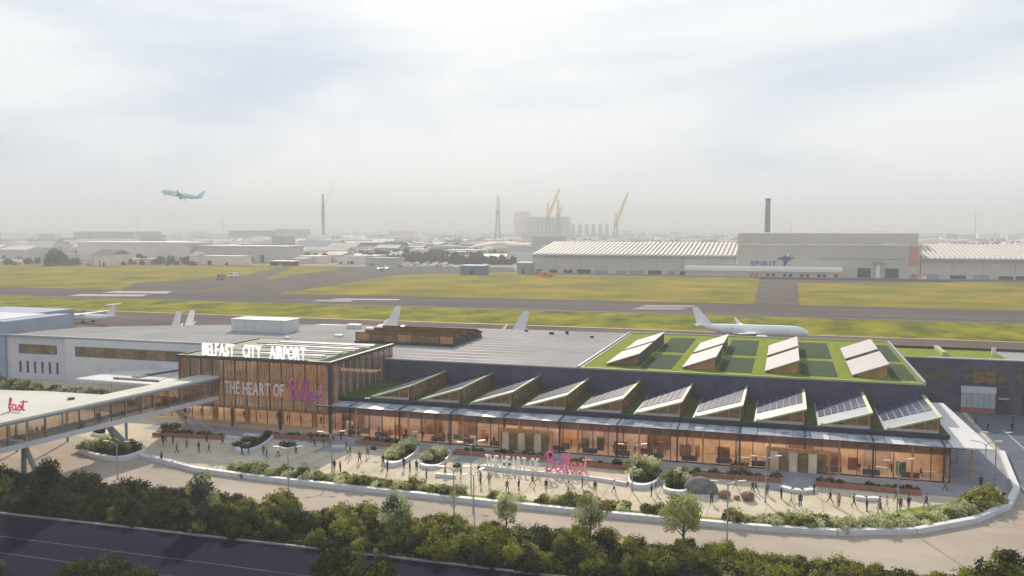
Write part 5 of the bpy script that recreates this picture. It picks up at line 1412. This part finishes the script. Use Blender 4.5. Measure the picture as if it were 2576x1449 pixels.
# ------------------------------------------------------------------ city in the haze
CC = [M['hangar'], M['hangar'], mat('city_pink_wall', (0.80, .69, .61), var=.08, scale=.05), mat('city_grey_wall', (.42, .42, .41), var=.1, scale=.05), mat('city_white_wall', (.85, .82, .78), var=.05, scale=.05), mat('city_green_grey', (.24, .27, .25), var=.1, scale=.05)]
RC = [M['far_white'], M['hangar_roof'], M['hangar_roof'], mat('city_dark_roof', (.16, .155, .16), var=.1, scale=.05), M['hangar_rib'], mat('city_blue_roof', (.22, .27, .34), var=.1, scale=.05)]
unit = {}
for k, cm in enumerate(CC):
    b = MB(); b.box(0, 0, 0, 1, 1, 1); unit['w', k] = b.mesh('wall', cm)
for k, cm in enumerate(RC):
    b = MB(); b.box(-.01, -.01, 1.001, 1.01, 1.01, 1.07); unit['f', k] = b.mesh('roof', cm)
    b = MB(); b.prismX([(-.03, 1.001), (.5, 1.42), (1.03, 1.001)], -.01, 1.01); unit['g', k] = b.mesh('roof', cm)
b = MB(); b.box(0, -.01, 0, 1, -.002, 1); unit['door'] = b.mesh('door', M['opening'])
rc = random.Random(77)


def city_building(x, y, w, d, h, label, group=None, wk=None, rk=None, gable=None, doors=True):
    wk = rc.randrange(len(CC)) if wk is None else wk; rk = rc.randrange(len(RC)) if rk is None else rk
    if label is None:
        wn = ('cream', 'cream', 'pink', 'grey', 'white', 'green grey')[wk]; rn = ('white', 'cream', 'cream', 'dark', 'pale', 'blue')[rk]
        un = 1288 + FPX * (x * _cy + y * _sy) / (-x * _sy * _cp + y * _cy * _cp)
        ln = [nm for (lim, nm) in ((180, 'far left'), (420, 'below the flying airliner'), (700, 'above the left taxiway'), (900, 'around the thin mast'), (1100, 'behind the parked vans'), (1290, 'left of the silo block'), (1450, 'around the silo block'), (1700, 'around the yellow cranes'), (1900, 'left of the chimney'), (2100, 'right of the chimney'), (2350, 'over the star sign hangar'), (9999, 'at the far right')) if un < lim][0]
        label = '%s %s with %s roof in the %s city, %s' % (('big' if w > 45 else 'small'), ('%s shed' % wn) if w > 30 else '%s house' % wn, rn, 'nearer' if y < 1300 else 'middle' if y < 1800 else 'farthest', ln)
    t = thing('warehouse' if w > 30 else 'house', label, 'building', (x, y, 0), rc.uniform(-.12, .12) if group else 0, group)
    a = link('wall', unit['w', wk], t); a.scale = (w, d, h)
    r = link('roof', unit['g' if (gable if gable is not None else rc.random() < .45) else 'f', rk], t); r.scale = (w, d, h)
    if doors:
        for q in range(rc.randint(1, 4)):
            dd = link('door', unit['door'], t, (w * rc.uniform(.05, .85), 0, 0)); dd.scale = (w * rc.uniform(.04, .12), d * .2, h * rc.uniform(.25, .5))
    return t


p = at(195, 655); q = at(815, 655); hh = onY(400, 612, p[1])[1]
city_building(p[0], p[1], (q[0] - p[0]) * .56, 40, hh, 'long cream warehouse with a bright white roof edge at the left', None, 2, 0, False)
city_building(p[0] + (q[0] - p[0]) * .575, p[1] + 5, (q[0] - p[0]) * .42, 40, hh * .82, 'long cream warehouse right of the white roof edged one', None, 0, 1, False)
for (u0, u1, v, vt, wk, rk, lab) in ((235, 300, 668, 640, 2, 3, 'squat pink building in front of the long cream warehouse'), (185, 375, 612, 583, 3, 0, 'far white-roofed shed behind the long cream warehouse'), (575, 690, 604, 580, 5, 0, 'far white-roofed shed left of the thin mast'),
                                 (690, 770, 604, 577, 3, 0, 'far white-roofed shed crossed by the thin mast'), (1005, 1042, 608, 581, 4, 0, 'small bright white block in the hazy city'), (790, 850, 655, 640, 4, 4, 'low pale shed right of the cream warehouses'),
                                 (850, 920, 664, 646, 2, 3, 'grey roofed sheds before the dark tree clump'), (920, 1000, 668, 650, 3, 3, 'violet grey shed left of the parked vans'), (1030, 1068, 652, 628, 4, 0, 'white stepped building between the dark tree clumps'), (0, 90, 650, 628, 0, 4, 'cream shed at the far left edge'), (70, 110, 640, 605, 4, 5, 'pale block with a blue roof left of the big far tree')):
    p = at(u0, v); q = at(u1, v); h = onY(u0, vt, p[1])[1]
    city_building(p[0], p[1], q[0] - p[0], (q[0] - p[0]) * .5 + 12, h, lab, None, wk, rk)
nb2 = 0
while nb2 < 285:
    v = 573 + 40 * FPX / rc.uniform(900, 2600) if rc.random() < .8 else rc.uniform(595, 668)
    u = rc.uniform(-120, 2700)
    if u > 1290 and v > 606: continue
    x, y = at(u, v)
    if y < 800: continue
    w = rc.choice((14, 18, 24, 30, 45, 70)) * rc.uniform(.8, 1.3); h = rc.uniform(5, 11) * (1.25 if w > 40 else 1)
    city_building(x, y, w, rc.uniform(12, 30), h, None, 'buildings of the hazy city', doors=y < 1600); nb2 += 1
far = MB(); rf = random.Random(5)
for i in range(2600):
    D = rf.uniform(1300, 6000); u = rf.uniform(-200, 2800); x, y = at(u, 573 + 40 * FPX / D)
    if y < 1150: continue
    w = rf.uniform(10, 55); h = rf.uniform(5, 13) * (2.2 if rf.random() < .05 else 1); far.box(x, y, 0, x + w, y + rf.uniform(12, 40), h, rf.randrange(5))
tag(far.obj('distant_city', [CC[0], CC[2], CC[3], CC[4], RC[0]]), 'mass of pale low buildings fading into the haze', None, None, 'stuff')
ftm = MB(); 
for i in range(9000):
    c_ = rf.random(); D = rf.uniform(950, 4500); u = rf.gauss(1080, 140) if c_ < .45 and D < 1700 else rf.uniform(-200, 2800); x, y = at(u, 573 + 40 * FPX / D)
    if y < 900 or (u > 1290 and D < 1300): continue
    for k in range(3):
        a = rf.uniform(0, 6.28); r_ = rf.uniform(2, 6); hh_ = rf.uniform(3, 11); px, py = x + rf.uniform(-7, 7), y + rf.uniform(-7, 7)
        ftm.face([(px - r_ * math.cos(a), py - r_ * math.sin(a), 0), (px + r_ * math.cos(a), py + r_ * math.sin(a), 0), (px + r_ * .6 * math.cos(a), py + r_ * .6 * math.sin(a), hh_), (px - r_ * .5 * math.cos(a), py - r_ * .5 * math.sin(a), hh_ * rf.uniform(.6, 1.1))])
me_ = bpy.data.meshes.new('distant_trees'); me_.from_pydata(ftm.v, [], ftm.f); me_.materials.append(M['far_tree'])
tag(link('distant_trees', me_), 'dark scattered trees and hedgerows all through the hazy city', None, None, 'stuff')
# far trees
ft = [(leaf_crown('crown', [(0, 0, 5, 4.2), (3.5, 1, 4, 3), (-3.5, 0, 4.2, 3.2), (1, 2, 7, 3), (-1.5, -2, 6.4, 2.6)], 500, .9, [M['far_tree']], 60 + k)) for k in range(3)]
b = MB(); b.tube([(0, 0, 0), (0, 0, 5)], [.5, .3], 6); ftr = b.mesh('trunk', M['trunk'])
def far_tree(x, y, s, label, group=None):
    t = thing('far_tree', label, 'tree', (x, y, 0), rc.uniform(0, 6), group); t.scale = (s, s, s * rc.uniform(.8, 1.1))
    link('crown', rc.choice(ft), t); link('trunk', ftr, t)


for (u, v, s, lab) in ((142, 668, 1.7, 'largest dark tree standing alone before the pale sheds at the left'), (160, 668, 1.2, 'tree on the right flank of the largest far tree'), (126, 668, 1.1, 'tree on the left flank of the largest far tree'),
                       (536, 664, 1.0, 'dark tree beyond the left taxiway, left of two clumps'), (548, 664, .9, 'tree joined to the left clump beyond the taxiway'), (608, 664, .9, 'dark tree between the two clumps beyond the taxiway'), (625, 662, 1.0, 'tree right of the gap before the cream warehouse'),
                       (708, 657, 1.1, 'tree behind the dark building with a white roof, left'), (735, 657, 1.2, 'tree behind the dark building with a white roof, right')):
    x, y = at(u, v); far_tree(x, y, s, lab)
for i in range(230):
    r0 = rc.random()
    if r0 < .30: u, v = rc.uniform(0, 500), rc.uniform(660, 669)
    elif r0 < .70: u, v = rc.gauss(1060, 110), rc.uniform(612, 664)
    else: u, v = rc.uniform(-50, 2600), 573 + 40 * FPX / rc.uniform(1000, 2600)
    if u > 1290 and v > 606: continue
    x, y = at(u, v); far_tree(x, y, rc.uniform(.4, .95), 'hazy dark tree among the sheds of the city', 'trees among the far sheds')
# sand heap
sx, sy = at(1262, 640)
mb = MB()
for r_, z_ in ((62, 0), (52, 9), (36, 15), (16, 18.5)):
    for k in range(24):
        a = k * 2 * PI / 24; mb.v.append((sx + math.cos(a) * r_ * 1.1, sy + math.sin(a) * r_ * .5, z_ * (1 + .05 * math.sin(3 * a))))
for r_ in range(3):
    for k in range(24): mb.f.append((r_ * 24 + k, r_ * 24 + (k + 1) % 24, (r_ + 1) * 24 + (k + 1) % 24, (r_ + 1) * 24 + k)); mb.m.append(0)
mb.f.append(tuple(72 + k for k in range(24))); mb.m.append(0)
tag(mb.obj('sand_heap', mat('sand', (.48, .40, .28), var=.1, scale=.05), smooth=True), 'broad pale sand heap left of the long hangar', 'sand heap')

# chimney, silos, cranes, mast
t = thing('chimney', 'tall slim dark chimney behind the hangars', 'chimney', (*onY(1930, 600, 1380)[:1], 1380, 0))
mb = MB(); zz = onY(1930, 499, 1380)[1]; mb.tube([(0, 0, 0), (0, 0, zz - 4)], [4.6, 3.6], 16); mb.obj('shaft', mat('chimney_concrete', (.10, .105, .10), var=.1, scale=.1), t, smooth=True)
mb = MB(); mb.tube([(0, 0, zz - 4), (0, 0, zz)], [3.9, 3.9], 16); mb.obj('cap', M['opening'], t)
SY = 3000
def sxz(u, v): return onY(u, v, SY)
t = thing('grain_store', 'big pale pink silo block with a taller head tower, faint in the haze', 'silo')
x0_, z1_ = sxz(1293, 532); x1_, z2_ = sxz(1430, 545); box('tower', CC[2], (x0_, SY, 0, sxz(1328, 532)[0], SY + 40, z1_), t); box('body', CC[0], (sxz(1328, 532)[0] + .1, SY, 0, x1_, SY + 40, z2_), t)
for k in range(9):
    x = sxz(1328, 0)[0] + 5 + k * 14; mb = MB(); mb.tube([(x, SY - 4, 0), (x, SY - 4, z2_ - 6)], 6.0, 10); mb.obj('silo', CC[0], t)
for k in range(6):
    u = 1442 + k * 17; x, z = sxz(u, 566); s = thing('silo', 'slim grey silo, %s in the row right of the pale silo block' % ('first', 'second', 'third', 'fourth', 'fifth', 'last')[k], 'silo', (x, SY, 0), 0, 'row of grey silos')
    mb = MB(); mb.tube([(0, 0, 0), (0, 0, z)], 6.5, 12); mb.obj('shell', CC[3], s); mb = MB(); mb.tube([(0, 0, z), (0, 0, z + 4)], [6.5, 1], 12); mb.obj('cone', CC[3], s)
YM = mat('crane_yellow', (.75, .52, .10), var=.1, scale=.1)
def crane(u, vb, vt, uj, vj, label, Y=2500, m=None):
    x, zb = onY(u, vb, Y); zt = onY(u, vt, Y)[1]; xj, zj = onY(uj, vj, Y)
    t = thing('shipyard_crane', label, 'crane', (x, Y, 0)); m = m or YM
    H_ = zt
    for s in (-1, 1):
        for w in (-1, 1):
            mb = MB(); mb.tube([(s * 7, w * 5, 0), (s * 3.0, w * 2, H_ * .55)], 1.8, 6); mb.obj('leg', M['plane_grey'], t)
    for k in range(4):
        z = H_ * .12 * (k + 1); r_ = 7 - 5 * z / (H_ * .55); mb = MB(); mb.tube([(-r_, -r_ * .7, z), (r_, -r_ * .7, z)], .5, 5); mb.obj('brace', M['plane_grey'], t)
    mb = MB(); mb.box(-4.5, -4, H_ * .55, 5.5, 4, H_ * .66); mb.obj('machine_house', M['plane_grey'], t)
    mb = MB(); mb.tube([(0, 0, H_ * .66), (0, 0, H_)], [5.0, 2.0], 6); mb.obj('mast', m, t)
    mb = MB(); mb.tube([(2, 0, H_ * .66), (xj - x, 0, zj)], [5.0, 2.5], 6); mb.obj('jib', m, t)
    mb = MB(); mb.tube([(0, 0, H_), (xj - x, 0, zj)], .4, 5); mb.obj('tie', m, t)


crane(1252, 600, 487, 1256, 500, 'slim grey pink shipyard crane left of the silo block', m=CC[2])
crane(1378, 600, 510, 1408, 474, 'tall yellow shipyard crane in front of the silo block')
crane(1404, 600, 500, 1415, 520, 'second yellow crane close behind the tall one', 2550)
crane(1549, 600, 535, 1580, 484, 'yellow shipyard crane right of the grey silos')
x, z = onY(812, 488, 2400); t = thing('mast_crane', 'thin dark mast with a faint raised jib above the left city', 'crane', (x, 2400, 0))
mb = MB(); mb.tube([(0, 0, 0), (0, 0, z * .55), (0, 0, z)], [4.0, 5.0, 3.0], 6); mb.obj('mast', M['charcoal'], t)
mb = MB(); mb.box(-4, -3, z * .62, 4, 3, z * .68); mb.obj('cab', M['plane_grey'], t)
mb = MB(); mb.tube([(0, 0, z * .68), (46, 0, z + 40)], [.9, .5], 5); mb.obj('jib', M['plane_grey'], t)
for (u, v) in ((345, 520), (560, 545), (1990, 560), (2455, 530)):
    x, z = onY(u, v, 3600); t = thing('mast', 'very faint slim mast in the haze, %s' % {345: 'leftmost of all', 560: 'right of the flying airliner', 1990: 'just right of the chimney', 2455: 'far right over the hangars'}[u], 'mast', (x, 3600, 0))
    mb = MB(); mb.tube([(0, 0, 0), (0, 0, z)], [2.2, .8], 6); mb.obj('shaft', M['plane_grey'], t)

# ------------------------------------------------------------------ haze
HAZE = 0.00035
mb = MB(); mb.box(-16100, -3100, -1.06, 16100, 16100, 200)
hm = bpy.data.materials.new('haze'); hm.use_nodes = True
nt = hm.node_tree; nt.nodes.clear(); out = nt.nodes.new('ShaderNodeOutputMaterial'); pv = nt.nodes.new('ShaderNodeVolumePrincipled')
pv.inputs['Color'].default_value = (0.93, 0.965, 1.0, 1); pv.inputs['Density'].default_value = HAZE; pv.inputs['Anisotropy'].default_value = 0.0
nt.links.new(pv.outputs[0], out.inputs['Volume'])
tag(mb.obj('haze', hm), 'pale even haze over the airfield and city', None, None, 'stuff')
